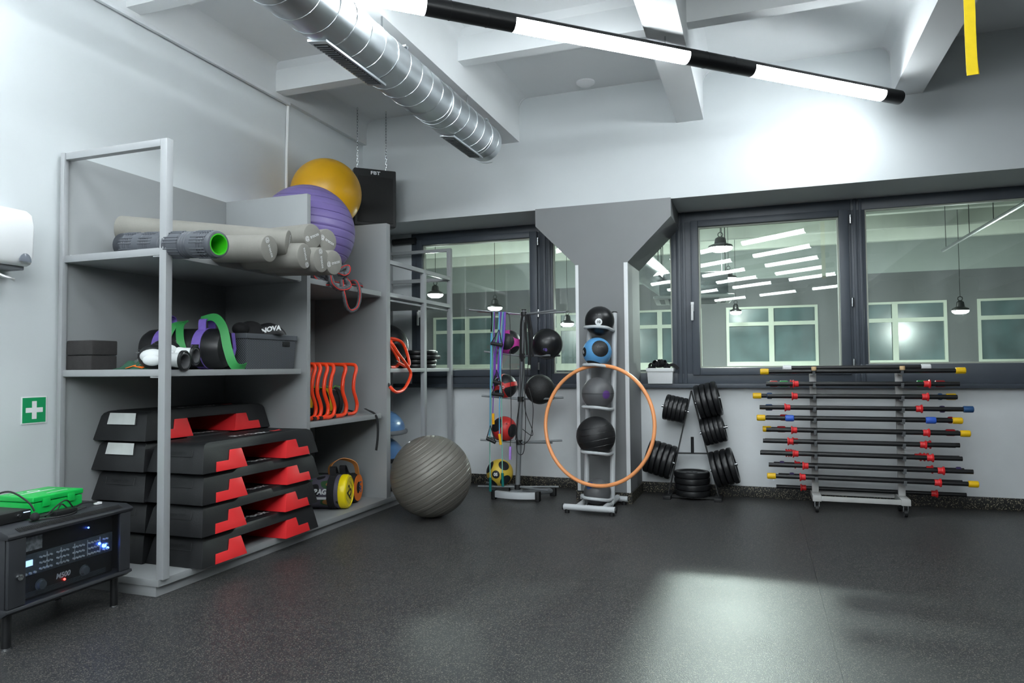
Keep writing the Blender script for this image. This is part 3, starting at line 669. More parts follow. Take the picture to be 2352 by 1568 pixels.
# ------------------------------------------------------------------ loudspeaker on chains
sp_ = thing('loudspeaker', 'black box loudspeaker hanging on two chains in the back left corner', 'loudspeaker', (-3.128, 5.30, 2.335), math.radians(43))
MB().prism([(-.185, 0), (.185, 0), (.185, .06), (.11, .30), (-.11, .30), (-.185, .06)], (0, 0, 0), (1, 0, 0), (0, 1, 0), (0, 0, .50)).build('cabinet', BLACK, sp_, .014, 3)
MB().box((-.155, -.006, .03), (.155, .004, .43)).build('grille', mat('speaker_mesh', rgb(20, 20, 21), .55, var=.5, vscale=400), sp_, .003)
text('badge', 'FBT', .04, WHITEP, sp_, flatmap((0, -.003, .463), (1, 0, 0), (0, 0, 1)), sx=1.3, bold=.0012)
def chain(p, top, parent):
    L = top-p.z; n = int(L/.026)
    for k in range(n):
        z = p.z+.013+k*.026; ax = (1, 0) if k % 2 else (0, 1)
        MB().tube([(p.x+ax[0]*.0065*math.cos(a), p.y+ax[1]*.0065*math.cos(a), z+.016*math.sin(a)) for a in [2*PI*i/8 for i in range(8)]], .0022, 4, True, up=None).build('link', CHROME, parent, flat=True)
for lx, ly, lab in ((-.13, .13, 'left'), (.125, .13, 'right')):
    ch = thing('hanging_chain', 'steel chain holding the loudspeaker, %s one of the two' % lab, 'chain', sp_.matrix_basis @ Vector((lx, ly, .497)))
    chain(Vector((0, 0, 0)), CZ-ch.location.z, ch)
# ================================================================== middle shelf of the unit
SZ = 1.104
def fblock(z, rz, dx, lab):
    o = MB().box((-.089, -.078, 0), (.089, .078, .077)).build('foam_block', mat('charcoal_foam', rgb(52, 50, 50), .9, var=.12, vscale=40, bump=.4, bscale=200), None, .008, 3, loc=(-3.348+dx, 2.762, z))
    o.rotation_euler = (0, 0, rz); tag(o, lab, 'foam block', 'charcoal foam blocks')
fblock(SZ, .0, 0, 'charcoal foam block lying on the middle shelf, the lower of two'); fblock(SZ+.079, .02, .003, 'charcoal foam block lying on top of another one')
cl = MB(); random.seed(3)
gpts = []
for i in range(9):
    for j in range(7):
        h = .045*math.sin(PI*i/8)**.7*math.sin(PI*j/6)**.7*(1+.35*math.sin(i*1.9+j*2.3)); gpts.append((-.1+.2*i/8+.01*math.sin(j), -.07+.14*j/6+.01*math.sin(i*2), max(0, h)))
cl.add(gpts, [(i*7+j, i*7+j+1, (i+1)*7+j+1, (i+1)*7+j) for i in range(8) for j in range(6)])
o = cl.build('folded_cloth', mat('dark_green_cloth', rgb(44, 84, 66), .9, var=.15, bump=.3), None, loc=(-3.06, 2.80, SZ)); o.modifiers.new('s', 'SOLIDIFY').thickness = .006
tag(o, 'crumpled dark green cloth between the foam blocks and the boxing gloves', 'cloth')
MB().ribbon([(-.02, -.055, .012), (.04, -.06, .024), (.09, -.05, .012)], (0, 1, .3), .03, .003).build('orange_strap', mat('orange_fabric', rgb(240, 120, 30), .8), o)

# boxing gloves
def glove(loc, rz, lab):
    g = thing('boxing_glove', lab, 'boxing glove', loc, rz, 'pair of black and white boxing gloves')
    M = Matrix.Diagonal((1, .8, .78, 1))
    m = MB(); m.sphere((0, 0, 0), .078, 28, 16); m.v = [tuple(Vector((v[0]*1.05, v[1]*.86, v[2]*.82+.066))) for v in m.v]; m.build('fist_shell', LEATH, g)
    m = MB(); m.sphere((0, 0, 0), .066, 24, 14); m.v = [tuple(Vector((v[0]*1.02+.012, v[1]*.8-.028, v[2]*.62+.068))) for v in m.v]; m.build('palm_pad', WLEATH, g)
    m = MB(); m.sphere((0, 0, 0), .034, 18, 12); m.v = [tuple(Vector((v[0]*1.5+.03, v[1]*.8-.066, v[2]*.85+.048))) for v in m.v]; m.build('thumb', WLEATH, g)
    m = MB(); n = 24; rings = []
    for k, (x, r, zc) in enumerate(((.05, .048, .056), (.10, .046, .05), (.15, .05, .045), (.165, .052, .044), (.165, .044, .044), (.12, .038, .045))):
        rings.append([(x, math.cos(2*PI*i/n)*r, zc+math.sin(2*PI*i/n)*r*.78) for i in range(n)])
    vs = [v for q in rings for v in q]; m.add(vs[:4*n], [(a*n+i, a*n+(i+1) % n, (a+1)*n+(i+1) % n, (a+1)*n+i) for a in range(3) for i in range(n)])
    m.build('cuff', WLEATH, g)
    m = MB(); m.add(vs[3*n:], [(a*n+i, a*n+(i+1) % n, (a+1)*n+(i+1) % n, (a+1)*n+i) for a in range(2) for i in range(n)]+[tuple(2*n+i for i in range(n))]); m.build('cuff_lining', DGREY, g)
    m = MB(); m.lathe([(.0535, 0), (.0535, .014), (.046, .016), (.046, -.002)], (.152, 0, .0445), (1, 0, 0), 24, caps=False); m.build('cuff_trim', LEATH, g)
    m = MB()
    for k in range(34):
        a = random.uniform(.5, 2.6); b = random.uniform(-.9, 1.3); d = Vector((-math.sin(a)*math.cos(b), -.2+.5*math.sin(b), math.cos(a)*.7)).normalized()
        p = Vector((d.x*.078, d.y*.066, d.z*.062+.066)); m.tube([p, p+d*.02+Vector((0, 0, -.008))], [.0012, .0004], 4)
    q = m.build('loose_threads', mat('grey_threads', rgb(120, 122, 124), .7), g); q['kind'] = 'stuff'
    return g
glove((-2.93, 2.775, SZ), .25, 'boxing glove with white palm, the front one nearest the steel post')
glove((-2.985, 2.895, SZ+.03), .35, 'boxing glove with white palm lying behind the front one')

# black sandbag with purple webbing and green band
ba, bb_ = Vector((-3.36, 3.13, SZ+.118)), Vector((-2.87, 3.235, SZ+.118)); bd = (bb_-ba).normalized(); BL = (bb_-ba).length; BR = .116
sb = thing('sandbag', 'black sandbag with purple webbing lying on the middle shelf', 'sandbag', (ba.x, ba.y, SZ))
o0 = Vector((0, 0, .118)); side = Vector((0, 0, 1)).cross(bd).normalized(); upv = Vector((0, 0, 1))
MB().lathe([(0, -.005), (.06, 0), (.098, .012), (BR-.002, .04), (BR, .08), (BR, BL-.08), (BR-.003, BL-.04), (.1, BL-.008), (.06, BL+.006), (0, BL+.008)], o0, bd, 40).build('body', LEATH, sb)
def ringband(c, wd, r, a0, a1, m, nm, th=.004, n=22):
    pts = [o0+bd*c+(side*math.cos(math.radians(a0+(a1-a0)*i/n))+upv*math.sin(math.radians(a0+(a1-a0)*i/n)))*r for i in range(n+1)]
    return MB().ribbon(pts, bd, wd, th).build(nm, m, sb)
for c in (.13, BL-.13): ringband(c, .052, BR+.002, 0, 360, LILAC, 'webbing', n=40)
lab = ringband(BL-.13, .045, BR+.005, 170, 238, FABRIC, 'sewn_label', .002)
def bagmap(c, ang0, r): return lambda x, y: o0+bd*(c+x)+(side*math.cos(ang0+y/r)*-1+upv*math.sin(ang0+y/r))*r
text('label_print', 'KB', .03, WHITEP, sb, bagmap(BL-.13, .02, BR+.0075), bold=.001); text('label_number', '05', .034, LILAC, sb, bagmap(BL-.13, -.42, BR+.0075), bold=.001)
text('maker_print', 'XXTREME', .014, PLATG, sb, bagmap(BL*.52, .02, BR+.002)); text('maker_mark', '*', .07, PLATG, sb, bagmap(BL*.52, .2, BR+.002))
for c, h in ((.13, .075), (BL-.13, .05)):
    pts = crom([o0+bd*(c)+side*.05+upv*.105, o0+bd*c+side*.045+upv*(.13+h*.6), o0+bd*c+upv*(.118+h), o0+bd*c-side*.045+upv*(.13+h*.6), o0+bd*c-side*.05+upv*.105], 6)
    MB().ribbon(pts, bd, .045, .006).build('handle', LILAC, sb)
MB().ribbon([o0+bd*(BL+.012)+upv*.09+side*.03, o0+bd*(BL+.02)-upv*.0+side*.035, o0+bd*(BL+.012)-upv*.08+side*.01], side, .03, .005).build('end_webbing', LILAC, sb)
for lst, nm in (([(.28, 60), (.27, 95), (.265, 130), (.26, 165), (.27, 200)], 'a'), ([(.20, 55), (.2, 90), (.205, 125), (.215, 150)], 'b')):
    pts = crom([o0+bd*c+(side*math.cos(math.radians(a))+upv*math.sin(math.radians(a)))*(BR+.014+(.03 if 70 < a < 110 else 0)) for c, a in lst], 6)
gb = MB()
gp = crom([o0+bd*(BL-.16)+upv*.165-side*.02, o0+bd*(BL-.07)+upv*.178-side*.03, o0+bd*(BL+.0)+upv*.12-side*.06, o0+bd*(BL+.035)+upv*.0-side*.07, o0+bd*(BL+.06)-upv*.085-side*.06, o0+bd*(BL+.075)-upv*.112-side*.02, o0+bd*(BL+.09)-upv*.1+side*.03], 6)
g1 = thing('resistance_band', 'wide green resistance band looped over the end of the sandbag', 'resistance band', sb.location)
MB().ribbon(gp, (.5, .45, .75), .048, .003).build('band', GBAND, g1)
g2p = crom([o0+bd*.20-side*.10-upv*.02, o0+bd*.20-side*.115+upv*.06, o0+bd*.215-side*.07+upv*.135, o0+bd*.235-side*.0+upv*.16, o0+bd*.25-side*.07+upv*.13, o0+bd*.285-side*.125+upv*.05, o0+bd*.31-side*.125-upv*.03], 7)
MB().ribbon(g2p, (.75, .66, .1), .04, .003).build('band_loop', GBAND, g1)

# perforated basket with cap
def dotted(name, base, hole, n):
    m = bpy.data.materials.new(name); m.use_nodes = True; N = m.node_tree.nodes; L = m.node_tree.links; b = N['Principled BSDF']; b.inputs['Roughness'].default_value = .5
    tc = N.new('ShaderNodeTexCoord'); sx = N.new('ShaderNodeSeparateXYZ'); L.new(tc.outputs['Object'], sx.inputs[0])
    def mth(op, a, bb=None):
        q = N.new('ShaderNodeMath'); q.operation = op
        for i, v in enumerate((a, bb)):
            if v is None: continue
            if isinstance(v, (int, float)): q.inputs[i].default_value = v
            else: L.new(v, q.inputs[i])
        return q.outputs[0]
    h = mth('ADD', sx.outputs[0], sx.outputs[1]); a = mth('SINE', mth('MULTIPLY', h, n)); c = mth('SINE', mth('MULTIPLY', sx.outputs[2], n))
    p = mth('GREATER_THAN', mth('MULTIPLY', a, c), .35)
    mx = N.new('ShaderNodeMix'); mx.data_type = 'RGBA'; L.new(p, mx.inputs[0]); mx.inputs[6].default_value = tuple(base)+(1,); mx.inputs[7].default_value = tuple(hole)+(1,); L.new(mx.outputs[2], b.inputs['Base Color'])
    MATS[name] = m; return m
def basket(name, c, sx, sy, h, lab, m, rim_m, taper=.012, cut=True):
    t = thing(name, lab, 'basket', c); w = .004
    def ring(x, y, z): return [(-x, -y, z), (x, -y, z), (x, y, z), (-x, y, z)]
    A = ring(sx/2-taper, sy/2-taper, 0); B = ring(sx/2, sy/2, h); C = ring(sx/2-w, sy/2-w, h); D = ring(sx/2-taper-w, sy/2-taper-w, w)
    mb = MB(); mb.add(A+B+C+D, [(3, 2, 1, 0)]+[(i, (i+1) % 4, 4+(i+1) % 4, 4+i) for i in range(4)]+[(4+i, 4+(i+1) % 4, 8+(i+1) % 4, 8+i) for i in range(4)]+[(8+i, 8+(i+1) % 4, 12+(i+1) % 4, 12+i) for i in range(4)]+[(12, 13, 14, 15)])
    mb.build('wall', m, t, .002)
    r = MB(); x, y = sx/2+.006, sy/2+.006
    r.box((-x, -y, h-.028), (x, -y+.012, h+.003)).box((-x, y-.012, h-.028), (x, y, h+.003)).box((-x, -y+.012, h-.028), (-x+.012, y-.012, h+.003)).box((x-.012, -y+.012, h-.028), (x, y-.012, h+.003))
    r.build('rim', rim_m, t, .003); return t
gbk = basket('perforated_basket', (-2.985, 3.575, SZ), .30, .47, .208, 'dark grey perforated plastic basket at the right end of the middle shelf', dotted('perforated_grey', rgb(92, 96, 101), rgb(16, 16, 17), 420), BASKG)
MB().box((.141, .10, .14), (.152, .17, .172)).build('hand_hole', BLACK, gbk, .003)
cp_ = thing('black_cap', 'black cap with white lettering lying on the grey basket', 'cap', (-2.955, 3.52, SZ+.2115), .4)
m = MB(); m.sphere((0, 0, 0), .088, 24, 14); m.v = [(v[0]*1.05, v[1]*.95, max(v[2], -.0)*.95) for v in m.v]; m.build('crown', FABRIC, cp_)
vd = Vector((.70, -.71, .0)); vr = Vector((.71, .70, 0)); Mi = Matrix.Rotation(-.4, 3, 'Z')
m = MB(); m.sphere((0, 0, 0), .1, 28, 16)
m.v = [tuple(Mi @ (vr*(v[0]*.98+.115)+vd*(v[1]*.35+.02)+Vector((0, 0, max(0, v[2]*.62+.012-.22*max(0, v[0]-.0)))))) for v in m.v]; m.build('visor', LEATH, cp_)
text('lettering', 'NOVA', .04, WHITEP, cp_, lambda x, y: Mi @ (vr*(x+.115)+vd*(.062-.9*(x*x))+Vector((0, 0, .033+y+x*.22-1.8*x*x))), bold=.002)
m = MB(); m.sphere((0, 0, 0), .05, 18, 12); m.v = [(v[0]-.03, v[1]-.09, max(0, v[2]*.8+.03)) for v in m.v]; m.build('folded_back', FABRIC, cp_)

# ================================================================== hurdles and ladder bag on the lower right shelf
def hurdle_path(W=.40):
    leg = [(-.16, .0135), (-.10, .0135), (-.06, .0135), (-.015, .03), (.0, .075), (-.018, .125), (-.045, .175), (-.05, .225), (-.035, .29), (-.012, .335)]
    p = [(0, a, z) for a, z in leg]+[(-.008, -.004, .362), (-.04, -.002, .378)]+[(-W/2, -.002, .38)]+[(-W+.04, -.002, .378), (-W+.008, -.004, .362)]+[(-W, a, z) for a, z in reversed(leg)]
    return crom(p, 4)
def make_hurdle(W=.40):
    t = thing('mini_hurdle', 'x', 'hurdle', (0, 0, 0), 0, 'orange mini hurdles')
    p = hurdle_path(W); MB().tube(p, .013, 12).build('frame_tube', ORANGE, t)
    for e, f in ((p[0], p[1]), (p[-1], p[-2])):
        d = (e-f).normalized(); MB().cyl(e-d*.012, e+d*.014, .0135, 12).build('end_plug', BLACK, t)
    return t
h0 = make_hurdle(); hz = .753
hl = [(-2.835, 4.395, -.0), (-2.865, 4.435, .03), (-2.875, 4.60, .02), (-2.815, 4.215, -.02), (-2.83, 4.16, .0), (-2.845, 4.10, .03), (-2.86, 4.06, .05)]
hn = ['fourth from the divider panel', 'fifth from the divider panel', 'rightmost of the row on the lower shelf', 'third from the divider panel', 'second in the row beside the divider', 'first in the row beside the divider', 'innermost one right against the divider']
for i, (x, y, a) in enumerate(hl):
    h = h0 if i == 0 else clone(h0)
    h.location = (x, y, hz+.0005*i); h.rotation_euler = (0, 0, a); h['label'] = 'orange tube mini hurdle, '+hn[i]
# loose hurdles on the steel rack shelf, one foot hanging below the shelf edge
def loose(path, lab):
    t = thing('mini_hurdle', lab, 'hurdle', path[0], 0, 'orange mini hurdles'); q = [Vector(p)-Vector(path[0]) for p in path]
    p = crom(q, 6); MB().tube(p, .013, 12).build('frame_tube', ORANGE, t)
    for e, f in ((p[0], p[1]), (p[-1], p[-2])):
        d = (e-f).normalized(); MB().cyl(e-d*.012, e+d*.014, .0135, 12).build('end_plug', BLACK, t)
pa = lambda l, x: [aX(a, b, x+(c if True else 0)) for a, b, c in l]
loose(pa([(910, 830, -.0), (925, 838, 0), (933, 842, 0), (940, 836, 0), (936, 815, -.02), (926, 790, -.04), (912, 780, -.06), (896, 778, -.1), (889, 790, -.14)], -2.80), 'orange mini hurdle tangled on the steel rack shelf, its plug pointing left')
loose(pa([(893, 884, -.03), (904, 897, 0), (914, 900, 0), (928, 893, 0), (940, 872, 0), (943, 855, 0), (932, 835, 0), (915, 812, 0), (901, 790, -.02), (893, 779, -.06)], -2.745), 'orange mini hurdle with one leg hanging below the steel rack shelf')
loose(pa([(894, 843, 0), (909, 842, 0), (916, 832, 0), (908, 812, -.02), (900, 800, -.04), (897, 785, -.06), (907, 781, -.08), (922, 792, -.1), (931, 815, -.12)], -2.83), 'orange mini hurdle tangled on the steel rack shelf, partly behind the end panel')
# agility ladder bag with long black strap
lb = thing('ladder_bag', 'black and yellow agility gear bag behind the orange hurdles', 'bag', (-3.12, 4.47, hz), 0)
m = MB(); m.lathe([(0, 0), (.07, .005), (.095, .03), (.1, .1), (.095, .4), (.088, .46), (.06, .49), (0, .495)], (-.12, -.3, .1), (.42, .9, 0), 26); m.v = [(v[0]+.012*math.sin(v[1]*40), v[1], v[2]+.01*math.sin(v[1]*33+v[0]*25)) for v in m.v]; m.build('body', FABRIC, lb)
for k in range(5):
    a = .1+k*.085; c = Vector((-.12+.42*a, -.3+.9*a, .1)); d = Vector((.42, .9, 0)).normalized(); s_ = Vector((.9, -.42, 0)).normalized()
    pts = [c+(s_*math.cos(math.radians(q))+Vector((0, 0, 1))*math.sin(math.radians(q)))*.106 for q in range(-60, 130, 15)]
    MB().ribbon(pts, d, .03, .004).build('yellow_panel' if k % 2 else 'black_strap', mat('mustard_fabric', rgb(222, 172, 20), .7, var=.08) if k % 2 else FABRIC, lb)
    MB().ribbon([c+Vector((0, 0, .1))+s_*.03-d*.03, c+Vector((0, 0, .122))+s_*.02, c+Vector((0, 0, .105))+s_*.05+d*.04], s_, .012, .003).build('lime_piping', mat('lime_piping', rgb(120, 225, 40), .6), lb)
sp_pts = [aX(838, 938, -2.86), aX(848, 943, -2.82), aX(860, 950, -2.79), aX(866, 962, -2.768), aX(868, 985, -2.766), aX(867, 1010, -2.766), aX(864, 1034, -2.766)]
L0 = Vector(lb.location); MB().ribbon([p-L0 for p in crom(sp_pts, 5)], (.25, 1, 0), .022, .003).build('long_strap', FABRIC, lb)
for dz in (.05, .0): MB().ribbon(crom([Vector((.12, .2, .03)), Vector((.17, .23, .01)), Vector((.19, .16, .002)), Vector((.16, .1, .004))], 4), (0, 0, 1), .012, .003).build('strap_loop', FABRIC, lb)

# battle rope bundle on the upper right shelf
rp = thing('elastic_rope', 'grey elastic rope with red stripes tangled on the upper right shelf', 'rope', (-2.85, 4.3, 1.70))
L0 = Vector(rp.location)
def rope(l, x, r=.019):
    p = crom([aX(a, b, x+c)-L0 for a, b, c in l], 8)
    n = len(p); MB().tube(p, [r*(1+.10*math.sin(i*1.7)) for i in range(n)], 10).build('rope_run', mat('rope_grey', rgb(92, 94, 98), .85, var=.2, vscale=60, bump=.5, bscale=200), rp)
    for sg in (1,):
        q = []
        for i, v in enumerate(p):
            t = (p[min(i+1, n-1)]-p[max(i-1, 0)]).normalized(); s_ = Vector((1, -.6, 0)); s_ = (s_-t*s_.dot(t)).normalized(); q.append(v+(s_+t.cross(s_)*.4*sg).normalized()*r*1.0)
        MB().tube(q, .0036, 5).build('red_stripe', mat('rope_red', rgb(222, 52, 46), .75), rp)
rope([(712, 634, -.15), (728, 642, -.05), (745, 652, 0), (756, 650, .0), (754, 640, -.04), (738, 628, -.1)], -2.80)
rope([(748, 616, -.1), (758, 634, 0), (764, 652, .03), (778, 663, .03), (795, 662, .03), (801, 654, .0), (792, 640, -.05)], -2.775)
rope([(778, 628, -.05), (792, 630, 0), (799, 622, 0), (797, 612, -.02), (784, 616, -.03), (776, 625, -.06)], -2.80)
rope([(806, 648, -.1), (818, 648, -.03), (825, 662, .015), (826, 684, .02), (820, 706, .02), (806, 714, .02), (796, 704, .02), (790, 680, .02), (786, 664, .0), (784, 645, -.04)], -2.75, .014)
rope([(740, 640, -.25), (770, 646, -.2), (800, 650, -.18), (828, 655, -.15), (810, 660, -.3), (770, 655, -.35)], -2.84)
# a coil further back carries the purple ball
cp2 = []
for i in range(40): a = 2*PI*i/13; cp2.append(Vector((-3.07+.13*math.cos(a)*(1+.1*math.sin(i)), 4.23+.13*math.sin(a), 1.722+.010*(i//13)*2))-L0)
MB().tube(crom(cp2, 2), .019, 8).build('coiled_run', MATS['rope_grey'], rp)

# ================================================================== core bags on the base shelf
def corebag(front, back, R, bodym, capm, lab, txt):
    front, back = Vector(front), Vector(back); d = (front-back).normalized(); L = (front-back).length
    t = thing('core_bag', lab, 'sandbag', (back.x, back.y, .0875)); o = Vector((0, 0, back.z-.0875)); s_ = Vector((0, 0, 1)).cross(d).normalized(); up = Vector((0, 0, 1))
    MB().lathe([(0, 0), (R*.8, .0), (R*.97, .02), (R*.98, L-.06), (R*.96, L-.04)], o, d, 36).build('body', bodym, t)
    MB().lathe([(R*.95, L-.06), (R, L-.052), (R, L-.02), (R*.95, L-.006), (R*.86, L), (R*.84, L-.004), (0, L-.004)], o, d, 40).build('end_cap', capm, t)
    for c, w_ in ((L-.11, .05), (.09, .05)):
        pts = [o+d*c+(s_*math.cos(2*PI*i/28)+up*math.sin(2*PI*i/28))*(R+.002) for i in range(29)]
        MB().ribbon(pts, d, w_, .005).build('strap_band', FABRIC, t)
    pts = crom([o+d*(L-.11)+up*R*.95-s_*.04, o+d*(L-.12)+up*(R+.045)-s_*.02, o+d*(L-.125)+up*(R+.05)+s_*.02, o+d*(L-.12)+up*R*.95+s_*.06], 6)
    MB().ribbon(pts, d, .045, .005).build('handle', FABRIC, t)
    return t, o, d, s_, up, L
def camo(name):
    m = bpy.data.materials.new(name); m.use_nodes = True; N = m.node_tree.nodes; Lk = m.node_tree.links; b = N['Principled BSDF']; b.inputs['Roughness'].default_value = .6
    tc = N.new('ShaderNodeTexCoord'); nz = N.new('ShaderNodeTexNoise'); nz.inputs['Scale'].default_value = 9; nz.inputs['Detail'].default_value = 1; Lk.new(tc.outputs['Object'], nz.inputs['Vector'])
    cr = N.new('ShaderNodeValToRGB'); cr.color_ramp.interpolation = 'CONSTANT'; e = cr.color_ramp.elements
    e[0].color = rgb(18, 18, 20)+(1,); e[1].position = .4; e[1].color = rgb(88, 84, 98)+(1,)
    for p, c in ((.56, (46, 84, 48)), (.66, (150, 104, 54))): q = e.new(p); q.color = rgb(*c)+(1,)
    Lk.new(nz.outputs['Fac'], cr.inputs[0]); Lk.new(cr.outputs[0], b.inputs['Base Color']); MATS[name] = m; return m
CAMO = camo('camouflage'); BYEL = mat('bright_yellow', rgb(252, 224, 8), .35, var=.02)
fc = Vector((-2.835, 4.44, .2105)); t, o, d, s_, up, L = corebag(fc, fc+Vector((-.96, -.28, 0))*.48, .122, CAMO, BYEL, 'camouflage core bag with a bright yellow numbered end cap', '22')
fo = o+d*(L-.003); ux = s_
text('end_number', '22', .098, BLACK, t, flatmap(fo-up*.008, (s_*.82-up*.57).normalized(), (s_*.57+up*.82).normalized()), bold=.004, sx=1.1)
text('end_print', 'COREBAG', .02, BLACK, t, flatmap(fo+up*.045+s_*.045, (s_*.82-up*.57).normalized(), (s_*.57+up*.82).normalized())); text('end_fine_print', 'PRO SERIES 22 KG', .011, BLACK, t, flatmap(fo-up*.06-s_*.045, (s_*.82-up*.57).normalized(), (s_*.57+up*.82).normalized()))
RB = .1205
bm_ = lambda x, y: o+d*(L-.24+x)-s_*math.cos(.12+y/RB)*RB+up*math.sin(.12+y/RB)*RB
text('side_print', 'CORE BAG', .05, WHITEP, t, lambda x, y: bm_(x-.012, y), shear=.15, bold=.003, sx=.95)
MB().add([bm_(a, b) for a, b in ((-.02, -.055), (.10, -.055), (.105, -.036), (-.015, -.036))], [(0, 1, 2, 3)]).build('print_bar', WHITEP, t)
fc2 = Vector((-2.90, 4.66, .2105)); t2, o2, d2, s2, up2, L2 = corebag(fc2, fc2+Vector((-.97, -.22, 0))*.46, .11, FABRIC, FABRIC, 'black bag with an orange end panel behind the yellow-capped bag', 'UP')
t2.location.z = .0875-.012
MB().lathe([(.1, 0), (.1, .003), (.045, .004), (.045, 0)], o2+d2*(L2-.002), d2, 36, caps=False).build('orange_panel', mat('orange_print', rgb(244, 124, 36), .6), t2)
text('panel_print', 'UP', .07, BLUED, t2, flatmap(o2+d2*(L2+.003)+s2*.03, (0, 0, -1), s2), bold=.002)
hp_ = crom([fc+Vector((-.2, .05, .10)), fc+Vector((-.2, .055, .17)), fc+Vector((-.14, .10, .215)), fc+Vector((-.07, .17, .18)), fc+Vector((-.06, .20, .09))], 7)
MB().ribbon([p-Vector(t2.location) for p in hp_], (.8, -.4, .3), .05, .004).build('tan_handle', TAN, t2)

# ================================================================== half-ball trainers
def half_ball(loc, R, dm, pm, lab, h=.19, rot=(0, 0, 0)):
    t = thing('balance_trainer', lab, 'balance trainer', loc, 0, 'half-ball balance trainers'); t.rotation_euler = rot
    MB().lathe([(0, 0), (R*.9, 0), (R*.98, .006), (R, .018), (R*.99, .036), (R*.93, .04)], (0, 0, 0), (0, 0, 1), 48).build('platform', pm, t)
    pr = []
    for i in range(17):
        a = PI/2*i/16; pr.append((R*.92*math.cos(a) if i < 16 else 0, .04+h*math.sin(a)))
    MB().lathe(pr, (0, 0, 0), (0, 0, 1), 48, caps=False).build('dome', dm, t)
    for k in (.25, .5, .7): a = PI/2*k; MB().tube([(R*.921*math.cos(a)*math.cos(q), R*.921*math.cos(a)*math.sin(q), .04+h*math.sin(a)) for q in [2*PI*i/40 for i in range(40)]], .0015, 4, True).build('dome_ring', dm, t)
    return t
half_ball((-3.13, 5.24, .0875), .285, BOSU, BLACK, 'blue half-ball balance trainer at the bottom of the stack in the steel rack', .185)
half_ball((-3.12, 5.245, .315), .28, BOSU, BLACK, 'blue half-ball balance trainer in the middle of the stack', .185)
half_ball((-3.11, 5.24, .543), .285, BOSU, PLATG, 'blue half-ball balance trainer on top of the stack, with a grey platform', .185)
hbq = Vector((0, 0, 1)).rotation_difference(Vector((.75, -.38, .25))).to_euler()
half_ball((-3.06, 5.36, 1.1+.195*.97), .195, RUBG, DGREY, 'black half-ball balance trainer standing on edge on the steel rack shelf', .15, hbq)
for k in range(4):
    R = [.19, .19, .205, .185][k]
    o = MB().lathe([(0, 0), (R-.02, 0), (R-.004, .006), (R, .02), (R-.004, .034), (R-.02, .04), (R*.6, .036), (0, .036)], (0, 0, 0), (0, 0, 1), 40).build('weight_disc', RUBG, None, loc=(-3.02+[0, 0, .03, .015][k], 5.84+.01*(k % 2), 1.1005+k*.041))
    tag(o, 'black rubber disc on the steel rack shelf, '+['lowest', 'second from the bottom', 'third from the bottom', 'topmost'][k]+' of the stack', 'disc', 'black rubber discs by the window')

# ================================================================== wall things at far left
sg = thing('first_aid_sign', 'green square first aid sign with a white cross on the left wall', 'sign', (-3.479, 2.546, .838))
MB().box((0, -.066, -.002), (.003, .066, .136)).build('white_border', WHITEP, sg); MB().box((.003, -.06, .004), (.0042, .06, .130)).build('green_field', GREEND, sg)
MB().box((.0042, -.012, .022), (.0052, .012, .112)).box((.0042, -.044, .055), (.0052, -.012, .079)).box((.0042, .012, .055), (.0052, .044, .079)).build('white_cross', WHITEP, sg)
ds = thing('paper_dispenser', 'white wall-mounted paper towel dispenser at the left edge', 'dispenser', (-3.479, 2.25, 1.62))
pf = [(0, 0), (.13, -.012), (.155, -.005), (.17, .03), (.175, .18), (.16, .235), (.12, .262), (0, .27)]
MB().prism(pf, (0, -.16, 0), (1, 0, 0), (0, 0, 1), (0, .32, 0)).build('casing', WHITEP, ds, .012, 3)
MB().prism([(.03*math.cos(PI*i/10), .04*math.sin(PI*i/10)) for i in range(11)], (.1725, .115, .005), (0, 1, 0), (.05, 0, 1), (.004, 0, 0)).build('level_window', mat('smoke_plastic', rgb(120, 126, 136), .15), ds, .001)
MB().box((.0, -.15, -.03), (.12, .15, -.004)).build('tray', PLATG, ds, .006)
pg_ = []
for i in range(8):
    for j in range(4): pg_.append((.05+.05*j/3+.07*i/7, -.05+.15*i/7-.03*j/3, -.035-.05*(i/7)**1.3+.008*math.sin(j*2+i)))
m = MB().add(pg_, [(i*4+j, i*4+j+1, (i+1)*4+j+1, (i+1)*4+j) for i in range(7) for j in range(3)]); q = m.build('paper_sheet', PAPER, ds); q.modifiers.new('s', 'SOLIDIFY').thickness = .002

# ================================================================== audio rack
ar = thing('audio_rack', 'black audio equipment rack with a glass door on four short legs', 'equipment rack', (-3.03, 2.235, 0), .06)
RACKB = mat('rack_black', rgb(46, 48, 52), .42, var=.06)
def AP(nm, a, b, m=RACKB, bev=.003, par=None): return MB().box(a, b).build(nm, m, par or ar, bev)
Wy, Dx, z0, z1 = .30, .225, .135, .47
AP('side_panel', (-Dx, -Wy, z0+.03), (Dx-.02, -Wy+.012, z1-.03)); AP('side_panel', (-Dx, Wy-.012, z0+.03), (Dx-.02, Wy, z1-.03)); AP('back_panel', (-Dx, -Wy+.012, z0+.03), (-Dx+.01, Wy-.012, z1-.03))
MB().prism([(-Dx, 0), (Dx, 0), (Dx+.006, .012), (Dx+.002, .02), (Dx-.035, .034), (-Dx, .034)], (0, -Wy-.006, z1-.032), (1, 0, 0), (0, 0, 1), (0, 2*Wy+.012, 0)).build('top_cover', RACKB, ar, .003)
MB().prism([(-Dx, .032), (Dx, .032), (Dx+.004, .02), (Dx-.03, 0), (-Dx, 0)], (0, -Wy-.006, z0), (1, 0, 0), (0, 0, 1), (0, 2*Wy+.012, 0)).build('bottom_cover', RACKB, ar, .003)
vent = MB(); nv = 62; ax_ = Vector((Dx-.0165, 0, z1-.0045)); sl = Vector((.037, 0, -.014)).normalized()
